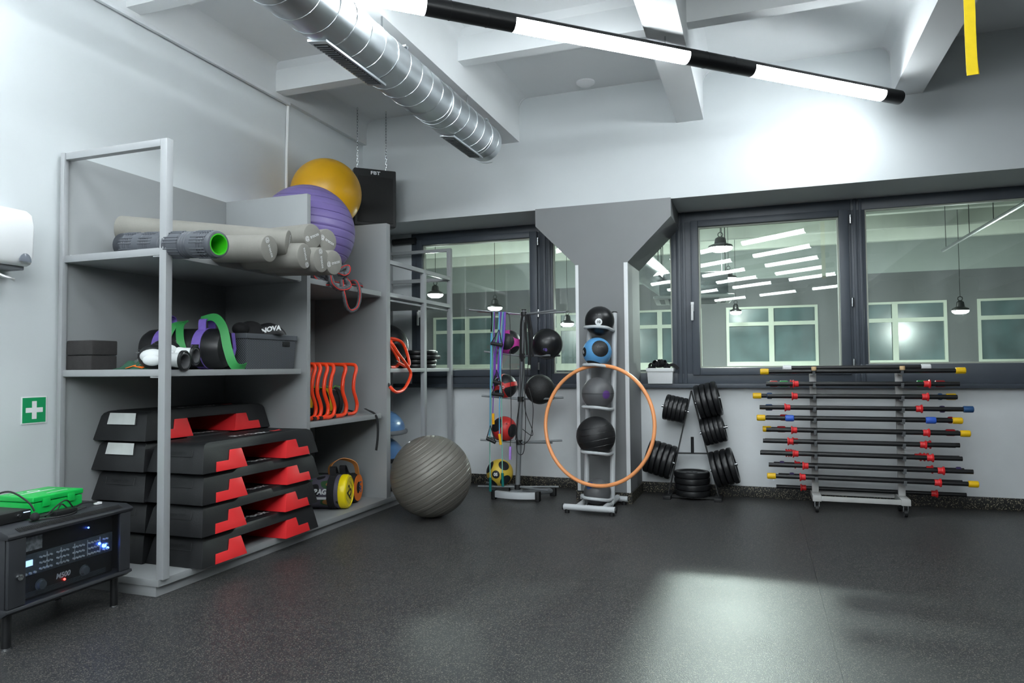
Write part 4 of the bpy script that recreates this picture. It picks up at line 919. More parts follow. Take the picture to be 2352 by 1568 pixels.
for k in range(nv):
    y = -Wy+.05+(2*Wy-.1)*k/(nv-1); c = ax_+Vector((0, y, .0018)); vent.prism([(-.015, -.0022), (.015, -.0022), (.015, .0022), (-.015, .0022)], c, sl, (0, 1, 0), sl.cross(Vector((0, 1, 0)))*.0008)
v = vent.build('vent_slots', mat('slot_black', (.004, .004, .004), .8), ar); v['kind'] = 'stuff'
dr = AP('door_frame', (Dx-.018, -Wy+.002, z0+.034), (Dx-.002, -Wy+.075, z1-.034)); AP('door_frame', (Dx-.018, Wy-.06, z0+.034), (Dx-.002, Wy-.002, z1-.034))
AP('glass_door', (Dx-.012, -Wy+.075, z0+.034), (Dx-.008, Wy-.06, z1-.034), CLEAR, 0)
MB().lathe([(.013, 0), (.012, .012), (.006, .014), (0, .012)], (Dx-.002, -Wy+.045, z0+.15), (1, 0, 0), 18).build('door_lock', CHROME, dr)
DEV = mat('device_front', rgb(84, 92, 98), .4, var=.2, vscale=60); KN = mat('knob_grey', rgb(205, 214, 220), .35); BLED = emitmat('blue_led', (.05, .15, 1), 14); RLED = emitmat('red_led', (1, .03, .02), 8); LCD = emitmat('lcd', (.35, .6, 1), 1.6)
xf = Dx-.035
d1 = MB().box((-.1, -.235, .355), (xf-.01, .235, .43)).build('tape_unit', BLACK, ar, .002)
d2_ = MB().box((-.1, -.235, .265), (xf-.008, .235, .352)).build('mixer', DEV, ar, .002)
d3 = MB().box((-.1, -.235, .172), (xf-.01, .235, .262)).build('amplifier', BLACK, ar, .002)
MB().box((xf-.008, -.225, .305), (xf-.004, -.165, .328)).build('display', LCD, d2_)
for r_ in range(3):
    for c in range(22):
        y = -.13+.33*c/21
        if c % 5 == 4: continue
        MB().cyl((xf-.008, y, .282+r_*.024), (xf+.002, y, .282+r_*.024), .0042, 8).build('knob', KN, d2_)
for c in range(5): MB().box((xf-.008, -.1+.066*c, .275), (xf-.005, -.098+.066*c, .345)).build('channel_strip', KN, d2_)
for c in range(4): MB().cyl((xf-.008, -.215+.02*c, .275), (xf, -.215+.02*c, .275), .005, 8).build('key', KN, d2_)
for y, z, mm, rr in ((.185, .30, BLED, .010), (-.215, .225, BLED, .008), (.16, .315, BLED, .006), (.1, .40, BLED, .004), (.205, .285, BLED, .006)): MB().sphere((xf-.004, y, z), rr, 8, 6).build('indicator', mm, d2_)
MB().sphere((xf-.006, -.015, .205), .005, 8, 6).build('indicator', RLED, d3)
for y in (-.125, .085):
    MB().lathe([(.024, 0), (.024, .003), (.019, .003), (.017, .016), (0, .017)], (xf-.01, y, .215), (1, 0, 0), 24).build('volume_dial', DEV, d3)
text('model_mark', 'M500', .03, KN, d3, flatmap((xf-.009, -.02, .225), (0, 1, 0), (0, 0, 1)), shear=.2, bold=.001)
for k in range(5): MB().box((xf-.0098, -.22, .178+.0045*k), (xf-.009, .2, .1795+.0045*k)).build('louvre', KN if False else DEV, d3)
MB().box((xf-.0098, -.215, .365), (xf-.009, -.12, .42)).build('paper_sticker', mat('old_sticker', rgb(170, 172, 172), .7, var=.5, vscale=60), d1)
for a in (-1, 1):
    for b in (-1, 1):
        l = MB().cyl((a*(Dx-.055), b*(Wy-.04), .006), (a*(Dx-.055), b*(Wy-.04), z0), .0165, 16).build('leg', BLACKM, ar)
        MB().cyl((a*(Dx-.055), b*(Wy-.04), 0), (a*(Dx-.055), b*(Wy-.04), .006), .018, 16).build('leg_tip', CHROME, l)
RT = z1+.0025
fa = thing('first_aid_box', 'bright green plastic first aid case lying on the audio rack', 'first aid box', (-3.115, 2.32, RT), .06)
MB().box((-.105, -.125, 0), (.105, .125, .052)).build('base', GREEN, fa, .008, 3); MB().box((-.108, -.128, .054), (.108, .128, .078)).build('lid', GREEN, fa, .007, 3)
for y in (-.065, .06): MB().box((.105, y-.018, .03), (.113, y+.018, .066)).build('latch', GREEN, fa, .003)
MB().box((-.02, -.085, .0783), (-.012, .085, .0788)).box((.055, -.02, .0783), (.06, .085, .0788)).box((-.06, -.105, .0783), (-.055, -.04, .0788)).build('white_print', WHITEP, fa)
MB().lathe([(.026, 0), (.026, .0006), (.019, .0006), (.019, 0)], (-.045, .0, .0782), (0, 0, 1), 24, caps=False).build('emblem_ring', WHITEP, fa)
rc = thing('radio_receiver', 'flat black wireless receiver on the audio rack beside the green case', 'receiver', (-3.02, 2.035, RT), .06)
MB().box((-.09, -.105, .003), (.09, .105, .045)).build('case', BLACK, rc, .004); MB().lathe([(.008, 0), (.007, .006), (0, .006)], (.09, .05, .026), (1, 0, 0), 14).build('socket', CHROME, rc); MB().box((.0905, .07, .034), (.0912, .1, .037)).build('status_bar', LCD, rc)
MB().tube(crom([(-.06, .04, .04), (-.05, .055, .1), (.0, .085, .115), (.06, .115, .07), (.085, .125, .03)], 6), .004, 7).build('antenna', BLACK, rc)
for a in (-.07, .07): MB().cbox((a, 0, .0015), (.02, .16, .003)).build('rubber_foot', BLACK, rc)
hs = thing('headset_microphone', 'black headset microphone with foam ball and tangled cable on the audio rack', 'headset', (-2.90, 2.15, RT))
MB().sphere((.02, -.03, .019), .018, 18, 12).build('foam_ball', FABRIC, hs)
for pts in ([(.02, -.03, .015), (.0, .05, .012), (-.02, .1, .02), (-.03, .13, .04), (-.02, .16, .01), (.0, .2, .006)], [(.0, .03, .006), (-.03, .12, .045), (-.035, .16, .05), (-.03, .19, .012), (-.02, .24, .006)], [(.03, -.06, .005), (.02, -.02, .004), (.05, .08, .004), (.02, .16, .004), (-.04, .19, .006), (-.06, .26, .02), (-.05, .32, .012)]):
    MB().tube(crom(pts, 6), .0032, 6).build('cable', BLACK, hs)
MB().box((-.03, .07, 0), (.015, .17, .02)).build('belt_pack', BLACK, hs, .004); MB().box((-.06, .31, .002), (-.04, .34, .012)).build('white_plug', WHITEP, hs, .002)
# ================================================================== ball tree
YT = 5.55
bt = thing('ball_tree', 'grey metal ball tree stand with five pairs of arms by the window', 'ball rack', (-1.93, 5.56, 0))
L0 = Vector(bt.location)
pb, pt = Vector((-1.935, 5.56, .05))-L0, Vector((-1.862, 5.56, 1.575))-L0
MB().tube([pb, pt], .021, 16).build('post', GREYT, bt); MB().cyl(pt, pt+Vector((0, 0, .01)), .023, 14).build('post_cap', BLACK, bt)
fx = Vector((0, -.10, 0))
pr = crom([(-.19, -.035, 0), (-.1, -.065, 0), (0, -.075, 0), (.1, -.06, 0), (.17, -.035, 0)], 5)
m = MB(); vs = []
for p in pr: vs += [(p.x, p.y-.022, .018), (p.x, p.y+.022, .018), (p.x, p.y+.022, .072), (p.x, p.y-.022, .072)]
n = len(pr); m.add(vs, [(3, 2, 1, 0), tuple(4*(n-1)+k for k in range(4))]+[(4*i+k, 4*i+(k+1) % 4, 4*i+4+(k+1) % 4, 4*i+4+k) for i in range(n-1) for k in range(4)]); m.build('front_foot', SILV, bt, .004)
for x, y in ((-.20, -.033), (.185, -.033)): MB().cbox((x, y, .04), (.035, .06, .08)).build('foot_cap', BLACK, bt, .006)
for x in (-.13, .22): MB().tube([(0, .0, .05), (x, .24, .045)], .024, 10).build('rear_foot', GREYT, bt); MB().cbox((x*1.06, .25, .04), (.05, .05, .08)).build('foot_cap', BLACK, bt, .006)
MB().prism([(-.05, -.05), (.06, -.05), (.03, .05), (-.03, .05)], (0, -.01, .073), (1, 0, 0), (0, 1, 0), (0, 0, .008)).build('gusset', GREYT, bt)
arms = [(1.545, 1.59, -2.32, 1.56, -1.555), (1.195, 1.235, -2.185, 1.195, -1.61), (.835, .865, -2.21, .845, -1.585), (.475, .498, -2.225, .49, -1.60), (.105, .11, -2.25, .105, -1.635)]
for k, (zp, zl, xl, zr, xr) in enumerate(arms):
    px = pb.lerp(pt, (zp-.05)/1.525)
    for dy in (-.10, .10):
        m_ = CHROME if k == 0 else GREYT
        MB().tube([Vector((px.x-.01, px.y, zp)), Vector((xl-L0.x, px.y+dy, zl))], .0085, 10).build('arm', m_, bt)
        MB().tube([Vector((px.x+.01, px.y, zp)), Vector((xr-L0.x+(.0 if dy < 0 else .03), px.y+dy, zr))], .0085, 10).build('arm', GREYT, bt)
    for s_ in (-1, 1): MB().cyl((px.x, px.y, zp-.02), (px.x, px.y, zp+.02), .027, 14).build('arm_collar', BLACK, bt) if s_ == 1 else None
# medicine balls
def patches(c, R, n, ang, m, parent, nm, k=1.006, ring=20):
    n = Vector(n).normalized(); x, y, _ = frame_for(n); v = [Vector(c)+n*R*k]; N = 5
    for i in range(1, N+1):
        a = ang*i/N
        for j in range(ring): b = 2*PI*j/ring; v.append(Vector(c)+(n*math.cos(a)+(x*math.cos(b)+y*math.sin(b))*math.sin(a))*R*k)
    f = [(0, 1+j, 1+(j+1) % ring) for j in range(ring)]
    for i in range(N-1):
        for j in range(ring): f.append((1+i*ring+j, 1+(i+1)*ring+j, 1+(i+1)*ring+(j+1) % ring, 1+i*ring+(j+1) % ring))
    return MB().add(v, f).build(nm, m, parent)
VW = Vector((.33, -.94, 0))
def ball(c, R, m, lab, sq=1.):
    t = thing('medicine_ball', lab, 'medicine ball', (c[0], c[1], c[2]-R*sq))
    MB().sphere((0, 0, R*sq), R, 40, 24, sq=sq).build('ball_shell', m, t); return t, Vector((0, 0, R*sq))
yb = 5.56
p = aY(1168, 786, yb); t, c = ball(p, .105, PINK, 'pink and black medicine ball on the upper left arms of the ball tree')
patches(c, .105, (.1, -1, .05), .72, RUB, t, 'black_panel'); patches(c, .105, (.75, -.3, .75), .5, RUB, t, 'black_panel'); patches(c, .105, (-.95, -.2, -.1), .55, RUB, t, 'black_panel'); patches(c, .105, (.7, -.3, -.8), .5, RUB, t, 'black_panel')
text('print', '2', .03, BLACK, t, sphmap(c, .107, (.55, -.75, .45)), bold=.001)
p = aY(1257, 790, yb); t, c = ball(p, .127, RUBG, 'glossy black slam ball with purple number on the upper right arms')
text('print', '60', .035, LILAC, t, sphmap(c, .1285, (.12, -.95, -.42)), bold=.001); MB().tube([c+Vector((.127*math.cos(a)*.99, -.127*.2, .127*math.sin(a)*.99)) for a in [2*PI*i/36 for i in range(36)]], .002, 4, True).build('seam', RUB, t)
patches(c, .127, (.12, -.95, -.42), .26, RUB, t, 'number_pad', 1.004)
p = aY(1160, 887, yb); t, c = ball(p, .102, RUB, 'black and red cross-strapped medicine ball on the second arms from the top')
for nn in ((1, 0, .25), (-.25, 0, 1)):
    nn = Vector(nn).normalized(); x, y, _ = frame_for(nn)
    MB().ribbon([c+(x*math.cos(a)+y*math.sin(a))*.1035 for a in [2*PI*i/40 for i in range(41)]], nn, .035, .003).build('red_strap', REDB, t)
patches(c, .102, (.05, -1, .02), .34, REDB, t, 'red_patch', 1.04); text('print', 'PRO', .03, WHITEP, t, sphmap(c, .108, (.05, -1, .02), rot=-.5), bold=.001)
p = aY(1240, 894, yb); t, c = ball(p, .123, mat('tread_rubber', rgb(34, 35, 36), .6, var=.5, vscale=120, bump=1.0, bscale=160), 'black textured slam ball on the second right-hand arms')
p = aY(1158, 985, yb); t, c = ball(p, .107, REDB, 'red and black medicine ball on the third left-hand arms')
for nn, a in (((-.45, -.85, .45), .6), ((.9, -.35, -.1), .55), ((-.1, -.3, -1), .45), ((.2, .5, .9), .5)): patches(c, .107, nn, a, RUB, t, 'black_panel')
text('print', '4', .03, BLACK, t, sphmap(c, .109, (.5, -.8, .5)))
p = aY(1148, 1085, yb); t, c = ball(p, .113, YELB, 'yellow and black medicine ball on the lowest arms of the ball tree')
for nn, a in (((-.75, -.6, .55), .5), ((.62, -.6, .75), .42), ((-.5, -.7, -.85), .45), ((.75, -.6, -.55), .45)): patches(c, .113, nn, a, RUB, t, 'black_panel')
patches(c, .113, (.05, -1, .0), .3, RUB, t, 'number_pad', 1.008); text('print', '05', .035, WHITEP, t, sphmap(c, .1155, (.05, -1, 0)), bold=.0015)

# resistance tubes, jump ropes and handles hanging on the tree
def hang(lst, y, r, m, nm, lab, cat, extra=None, group=None):
    P = [aY(a, b, y+(q[0] if q else 0)) for a, b, *q in lst]; t = thing(nm, lab, cat, P[-1], 0, group); q = [p-P[-1] for p in P]
    MB().tube(crom(q, 6), r, 8).build('tube', m, t); return t, P[-1]
LB = mat('sky_blue_tube', rgb(92, 178, 228), .4); PU = mat('violet_tube', rgb(126, 70, 178), .4); TE = mat('pale_teal_tube', rgb(120, 186, 168), .4); BK = BLACK; YG = mat('amber_handle', rgb(250, 178, 10), .4); TD_ = mat('teal_handle', rgb(10, 112, 108), .4); LI = mat('lavender_handle', rgb(184, 140, 232), .4)
yh_ = 5.43
t, e = hang([(1129, 765), (1128, 820), (1127, 900), (1126, 980), (1124, 1000)], yh_, .0085, LB, 'resistance_tube', 'sky blue resistance tube hanging at the far left of the ball tree', 'resistance tube')
MB().tube([Vector(aY(1131, 762, yh_))-e, Vector(aY(1134, 740, yh_))-e, Vector(aY(1132, 716, yh_))-e], .017, 10).build('door_anchor', BLACK, t)
for i, (a, b, c_, m, r) in enumerate(((1150, 1138, 1137, PU, .008), (1154, 1146, 1144, PU, .008), (1157, 1149, 1146, LB, .006), (1160, 1152, 1150, PU, .008), (1148, 1133, 1131, TE, .006))):
    hang([(a, 716), ((a+b)/2+2, 770), (b, 815), (c_, 850), (c_, 862+6*i)], yh_-.02*(i % 2), r, m, 'resistance_tube', ['violet resistance tube, leftmost of the bundle on the top arm', 'violet resistance tube in the middle of the bundle', 'sky blue resistance tube inside the violet bundle', 'violet resistance tube, rightmost of the bundle', 'pale teal resistance tube at the left of the bundle'][i], 'resistance tube', group='resistance tubes on the ball tree')
t, e = hang([(1154, 716), (1151, 790), (1150, 850), (1152, 920), (1153, 1010), (1154, 1088)], yh_-.03, .0045, TE, 'jump_rope', 'pale teal jump rope hanging in front of the yellow ball', 'jump rope')
MB().cyl(Vector(aY(1154, 1086, yh_-.03))-e, Vector(aY(1155, 1117, yh_-.03))-e, .011, 12).build('handle', TD_, t)
t, e = hang([(1133, 716), (1129, 850), (1127, 950), (1125, 1030), (1126, 1098)], yh_-.03, .0045, TE, 'jump_rope', 'pale teal jump rope ending in a teal handle at the lower left arm', 'jump rope')
MB().cyl(Vector(aY(1126, 1096, yh_-.03))-e, Vector(aY(1126, 1128, yh_-.03))-e, .011, 12).build('handle', TD_, t)
t, e = hang([(1146, 716), (1149, 860), (1147, 930), (1147, 996)], yh_-.04, .004, LB, 'jump_rope', 'thin blue jump rope with the lower amber handle', 'jump rope')
MB().cyl(Vector(aY(1147, 996, yh_-.04))-e, Vector(aY(1150, 1021, yh_-.04))-e, .011, 12).build('handle', YG, t)
t, e = hang([(1135, 716), (1134, 860), (1132, 949)], yh_-.045, .004, PU, 'jump_rope', 'thin violet jump rope with the upper amber handle', 'jump rope')
MB().cyl(Vector(aY(1132.5, 949, yh_-.045))-e, Vector(aY(1133, 974, yh_-.045))-e, .0115, 12).build('handle', YG, t)
t, e = hang([(1163, 718), (1171, 735), (1172, 850), (1174, 950), (1172, 1026)], yh_-.02, .003, BK, 'jump_rope', 'thin black jump rope with a lavender handle', 'jump rope')
MB().cyl(Vector(aY(1172, 1025, yh_-.02))-e, Vector(aY(1171.5, 1055, yh_-.02))-e, .0105, 12).build('handle', LI, t)
for i, (lst, lab) in enumerate((([(1199, 735), (1194, 800), (1196, 900), (1188, 960), (1184, 1010)], 'black jump rope falling close to the tree post on its left'), ([(1208, 735), (1213, 830), (1205, 930), (1222, 985), (1221, 1000), (1200, 985)], 'black jump rope looping to the right of the tree post'), ([(1205, 740), (1200, 860), (1190, 960), (1187, 1000), (1193, 1017), (1203, 1020), (1216, 1008), (1222, 985), (1224, 930), (1214, 890)], 'black jump rope with the lowest wide loop by the post'), ([(1203, 735), (1205, 880), (1207, 960), (1204, 1030), (1196, 1044), (1187, 1032), (1186, 990)], 'black jump rope hanging down to a narrow loop'))):
    hang(lst, yh_-.02-.006*i, .0032, BK, 'jump_rope', lab, 'jump rope', group='black jump ropes on the ball tree')
for i, (lst, lab) in enumerate((([(1201, 722), (1197, 745), (1196, 800), (1199, 830)], 'bundle of black rubber bands left of the tree post top'), ([(1211, 722), (1214, 745), (1217, 800), (1216, 838)], 'bundle of black rubber bands right of the tree post top'), ([(1208, 722), (1208, 760), (1210, 800), (1211, 815)], 'bundle of black rubber bands in front of the tree post top'), ([(1215, 722), (1222, 770), (1221, 800), (1224, 818)], 'thin black bands furthest right of the tree post top'))):
    t, e = hang(lst, yh_-.01*i, .010, FABRIC, 'rubber_bands', lab, 'resistance band')
# foam grip handles of the tubes
def grip(a, b, hook, lab):
    a, b, h = Vector(aY(*a, yh_-.06)), Vector(aY(*b, yh_-.06)), Vector(aY(*hook, yh_-.05)); t = thing('grip_handle', lab, 'handle', a)
    MB().tube([Vector((0, 0, 0)), b-a], .0145, 12).build('grip', RUB, t); MB().tube([Vector((0, 0, 0)), (h-a), (b-a)], .0045, 6).build('webbing', FABRIC, t)
grip((1128, 788), (1154, 793), (1146, 757), 'black foam grip beside the pink ball'); grip((1130, 904), (1157, 907), (1146, 868), 'black foam grip in front of the lower left arm'); grip((1118, 1006), (1138, 1016), (1126, 977), 'black foam grip hooked over the third arm from the bottom'); grip((1133, 876), (1150, 880), (1141, 850), 'black foam grip hanging under the violet bundle')

# ================================================================== vertical ball tower
tw = thing('ball_tower', 'silver vertical ball tower with five cradles in front of the column', 'ball rack', (-1.2, 5.4, 0)); L0 = Vector(tw.location)
def TP(nm, pts, r, m=SILV, par=None, seg=14): return MB().tube([Vector(q)-L0 for q in pts], r, seg).build(nm, m, par or tw)
XL, XRt = -1.305, -1.10
f1 = TP('front_foot', [(-1.425, 5.165, .045), (-1.03, 5.145, .045)], .023); f2 = TP('rear_foot', [(-1.40, 5.60, .045), (-1.02, 5.60, .045)], .023)
for x, y in ((-1.432, 5.165), (-1.023, 5.145)): TP('foot_plug', [(x-.004, y, .045), (x+.004, y, .045)], .0245, BLACK, f1)
for x, y in ((-1.40, 5.165), (-1.055, 5.147)): TP('rubber_foot', [(x, y, 0), (x, y, .03)], .018, BLACK, f1)
for x in (-1.37, -1.05): TP('rubber_foot', [(x, 5.60, 0), (x, 5.60, .03)], .018, BLACK, f2)
for x in (XL, XRt):
    TP('base_tube', [(x-.01, 5.16, .05), (x, 5.60, .055)], .023); TP('joint_sleeve', [(x-.004, 5.33, .052), (x-.002, 5.37, .053)], .025)
    u = TP('upright', [(x, 5.385, .06), (x+.0, 5.58, 1.53)], .021, seg=16); TP('upright_cap', [(x, 5.58, 1.53), (x, 5.582, 1.538)], .022, BLACK, u)
def tower_ball(px, py, R, m, lab, y, sq=1.): p = aY(px, py, y); t, c = ball(p, R, m, lab, sq); return t, c, p
tb = [(1377, 737, .117, RUBG, 'black ball with a small white number disc at the top of the tower', 5.44), (1371.5, 808, .113, BLUB, 'light blue and black ball in the second cradle of the tower', 5.38),
      (1373, 903, .124, DGREY, 'dark grey ball with a purple dot in the middle cradle', 5.34), (1368.5, 1001, .150, RUB, 'largest black grooved ball in the fourth cradle', 5.30), (1372, 1129, .103, DGREY, 'grey ball with a blue dot at the bottom of the tower', 5.31)]
TBS = []
for q in tb: TBS.append(tower_ball(*q[:5], q[5]))
t, c, p = TBS[0]; patches(c, .117, (.15, -.95, -.12), .24, WHITEP, t, 'number_disc', 1.003, 18); text('print', '10', .028, BLACK, t, sphmap(c, .1185, (.15, -.95, -.12)), bold=.001); text('brand_print', 'SLAM', .018, DGREY, t, sphmap(c, .118, (.1, -.85, .35)))
t, c, p = TBS[1]
for nn, a in (((.45, -.85, .25), .62), ((-.2, -.3, -1), .6), ((-.2, .5, .8), .5)): patches(c, .113, nn, a, RUB, t, 'black_panel')
patches(c, .113, (-.8, -.6, .0), .33, RUB, t, 'number_pad', 1.008); text('print', '8', .04, WHITEP, t, sphmap(c, .1155, (-.8, -.6, 0), rot=.6), bold=.001); text('panel_print', 'slam', .03, DGREY, t, sphmap(c, .1155, (.4, -.85, .35)))
t, c, p = TBS[2]; patches(c, .124, (.68, -.7, -.05), .26, mat('purple_dot', rgb(96, 62, 132), .5), t, 'purple_dot'); MB().tube([c+Vector((.1245*math.cos(a), .1245*math.sin(a), 0)) for a in [2*PI*i/36 for i in range(36)]], .0015, 4, True).build('seam', RUB, t)
t, c, p = TBS[3]
for h in (-.5, -.18, .15, .45): MB().tube([c+Matrix.Rotation(-.2, 3, 'Y') @ Vector((.1505*math.sqrt(1-h*h)*math.cos(a), .1505*math.sqrt(1-h*h)*math.sin(a), .1505*h)) for a in [2*PI*i/44 for i in range(44)]], .0018, 4, True).build('seam', RUBG, t)
t, c, p = TBS[4]; patches(c, .103, (-.45, -.75, .6), .3, mat('blue_dot', rgb(44, 78, 132), .5), t, 'blue_dot'); text('print', '2', .03, WHITEP, t, sphmap(c, .105, (-.45, -.75, .6)))
for (t, c, p), q, off in zip(TBS, tb, (.05, .10, .103, .115, .035)):
    R = q[2]; zc = p.z-off; yu = 5.385+.195*(zc-.06)/1.47; rr = max(.088, math.sqrt(max(.001, R*R-off**2))+.012)
    yf = p.y-rr
    pts = crom([(XL, yu-.01, zc-.035), (XL+.0, yu-.03, zc-.004), (XL+.002, p.y-rr*.35, zc), (p.x-rr*.62, p.y-rr*.82, zc), (p.x, yf-.006, zc), (p.x+rr*.62, p.y-rr*.82, zc-.008), (XRt, p.y-rr*.3, zc-.018), (XRt, yu-.01, zc-.025)], 6)
    TP('cradle_bar', pts, .0125, seg=12)
# hoop hanging on the tower
hc = Vector((-1.178, 5.265, .658)); hr = .456; ca, sa = math.cos(.28), math.sin(.28)
hoop = MB().tube([Vector((hr*math.cos(a)*ca, -hr*math.cos(a)*sa*.6+.068*math.sin(a), hr*math.sin(a)*.99)) for a in [2*PI*i/72 for i in range(72)]], .0145, 12, True).build('fitness_hoop', ORANGEH, None, loc=hc)
tag(hoop, 'large pale orange fitness hoop hanging on the silver ball tower', 'hoop')

# ================================================================== weight plate tree
YP = 6.04
pt_ = thing('plate_tree', 'thin black A-shaped weight plate tree against the wall', 'plate rack', (-.55, YP, 0)); L0 = Vector(pt_.location)
def WP(nm, a, b, r=.007, m=BLACKM, seg=8): return MB().tube([Vector(a)-L0, Vector(b)-L0], r, seg).build(nm, m, pt_)
ap = aY(1588, 897, YP); bl = aY(1536, 1128, YP); br = aY(1651, 1136, YP); bl.z = br.z = .03
for e in (bl, br):
    d = (e-ap).normalized(); MB().ribbon([ap-L0, e-L0], (0, 1, 0), .05, .009).build('leg_plate', BLACKM, pt_)
sl_, sr_ = aY(1555, 1040, YP), aY(1626, 1041, YP); MB().ribbon([sl_-L0, sr_-L0], (0, 1, 0), .05, .008).build('cross_plate', BLACKM, pt_)
WP('bar_peg', aY(1590.5, 1041, YP), aY(1590, 1003, YP), .0125, seg=14)
for e in (bl, br): MB().box((e.x-L0.x-.03, -.13, 0), (e.x-L0.x+.03, .10, .03)).build('foot', BLACKM, pt_, .003)
MB().box((bl.x-L0.x+.03, -.05, .006), (br.x-L0.x-.03, -.01, .026)).build('base_bar', BLACKM, pt_)
def plate_mesh(R, th):
    h = th/2; return MB().lathe([(.014, -h*.7), (R*.3, -h*.7), (R*.34, -h*.5), (R*.74, -h*.5), (R*.8, -h*.95), (R*.93, -h), (R*.985, -h*.75), (R, -h*.3), (R, h*.3), (R*.985, h*.75), (R*.93, h), (R*.8, h*.95), (R*.74, h*.5), (R*.34, h*.5), (R*.3, h*.7), (.014, h*.7), (.014, -h*.7)], (0, 0, 0), (0, 0, 1), 40, caps=False)
def plates(pa_, pb_, n, R, th, where, peg=None):
    a, b = aY(*pa_, YP), aY(*pb_, YP); d = (b-a).normalized(); first = None
    for i in range(n):
        c = a.lerp(b, i/(n-1))
        if first is None: o = first = plate_mesh(R, th).build('weight_plate', RUBG, None)
        else: o = first.copy(); COL.objects.link(o)
        o.location = c; o.rotation_euler = Vector((0, 0, 1)).rotation_difference(d).to_euler()
        tag(o, 'black weight plate on the %s peg, %s from the frame outwards' % (where, ['first', 'second', 'third', 'fourth', 'fifth'][i]), 'weight plate', 'black weight plates on the A-shaped tree')
    WP('peg', a-d*.04, aY(*peg, YP) if peg else b+d*.03, .0125, CHROME, 14)
plates((1570.6, 943.3), (1532.1, 934.5), 5, .109, .037, 'upper left', (1520, 931.5))
plates((1607.8, 923.5), (1646, 914.8), 4, .145, .044, 'upper right')
plates((1618.7, 992), (1658.7, 982.4), 5, .114, .037, 'middle right', (1671, 979.5))
plates((1540.7, 1061.2), (1492, 1046), 5, .143, .044, 'lower left')
plates((1643.4, 1077.5), (1683.5, 1068.3), 4, .148, .044, 'lower right', (1694, 1065))
first = None
for i in range(4):
    if first is None: o = first = plate_mesh(.146, .049).build('weight_plate', RUBG, None)
    else: o = first.copy(); COL.objects.link(o)
    o.location = (-.556+[.004, .006, -.002, -.004][i], YP, .0255+.0272+i*.0495-.0005); o.rotation_euler = (0, 0, i)
    tag(o, 'black weight plate in the stack lying between the tree legs, '+['lowest', 'second from the bottom', 'third from the bottom', 'topmost'][i], 'weight plate', 'black weight plates stacked between the tree legs')
text('embossed_number', '10', .06, RUB, o, flatmap((0, 0, .014), (1, 0, 0), (0, 1, 0)))

# ================================================================== body bar rack
br_ = thing('bar_rack', 'wheeled grey metal rack holding padded bars under the window', 'bar rack', (.67, 5.84, 0)); L0 = Vector(br_.location)
def BP(nm, a, b, m=SILV, bev=.003, par=None): return MB().box(Vector(a)-L0, Vector(b)-L0).build(nm, m, par or br_, bev)
RK = mat('rack_grey', rgb(190, 190, 188), .4, var=.05)
ux = (.375, .962)
LV = [1.045, .95, .857, .771, .690, .600, .514, .422, .333, .247]
for x in ux:
    u = BP('upright', (x-.024, 5.855, .13), (x+.024, 5.88, 1.06), RK)
    b = BP('base_foot', (x-.03, 5.70, .085), (x+.03, 6.00, .13), RK)
    for y in (5.74, 5.96):
        c = BP('caster_fork', (x-.017, y-.02, .04), (x-.012, y+.02, .085), CHROME, .001); BP('caster_fork', (x+.012, y-.02, .04), (x+.017, y+.02, .085), CHROME, .001)
        MB().cyl(Vector((x-.011, y, .03))-L0, Vector((x+.011, y, .03))-L0, .03, 20).build('wheel', RUB, br_)
    for z in LV:
        MB().prism([(5.855, z-.022), (5.72, z-.022), (5.70, z+.012), (5.708, z+.014), (5.73, z-.012), (5.855, z-.012)], Vector((x-.009, 0, 0))-L0, (0, 1, 0), (0, 0, 1), (.018, 0, 0)).build('peg', GREYT, br_)
for y in (5.70, 5.98): BP('base_rail', (ux[0]+.03, y, .09), (ux[1]-.03, y+.02, .125), RK)
for x in ux:
    o = MB().lathe([(.016, 0), (.018, .004), (.018, .026), (.016, .03)], Vector((x, 5.705, LV[0]+.012)), (0, 0, 1), 16).build('wooden_plug', WOOD, None); tag(o, 'pale wooden plug on the top peg of the %s rack upright' % ('left' if x < .5 else 'right'), 'plug')
SHAFT = mat('bar_rubber', rgb(22, 23, 25), .4, var=.08); PURP = mat('dark_purple_plastic', rgb(70, 56, 110), .45); GRN = mat('bar_green', rgb(30, 150, 70), .4); DKR = mat('dark_red_plastic', rgb(176, 26, 34), .45)
COLR = {'y': YELLOW, 'b': BLUED, 'B': BLUE, 'w': WHITEP, 'r': RED, 'R': DKR, 'g': GRN, 'p': PURP}
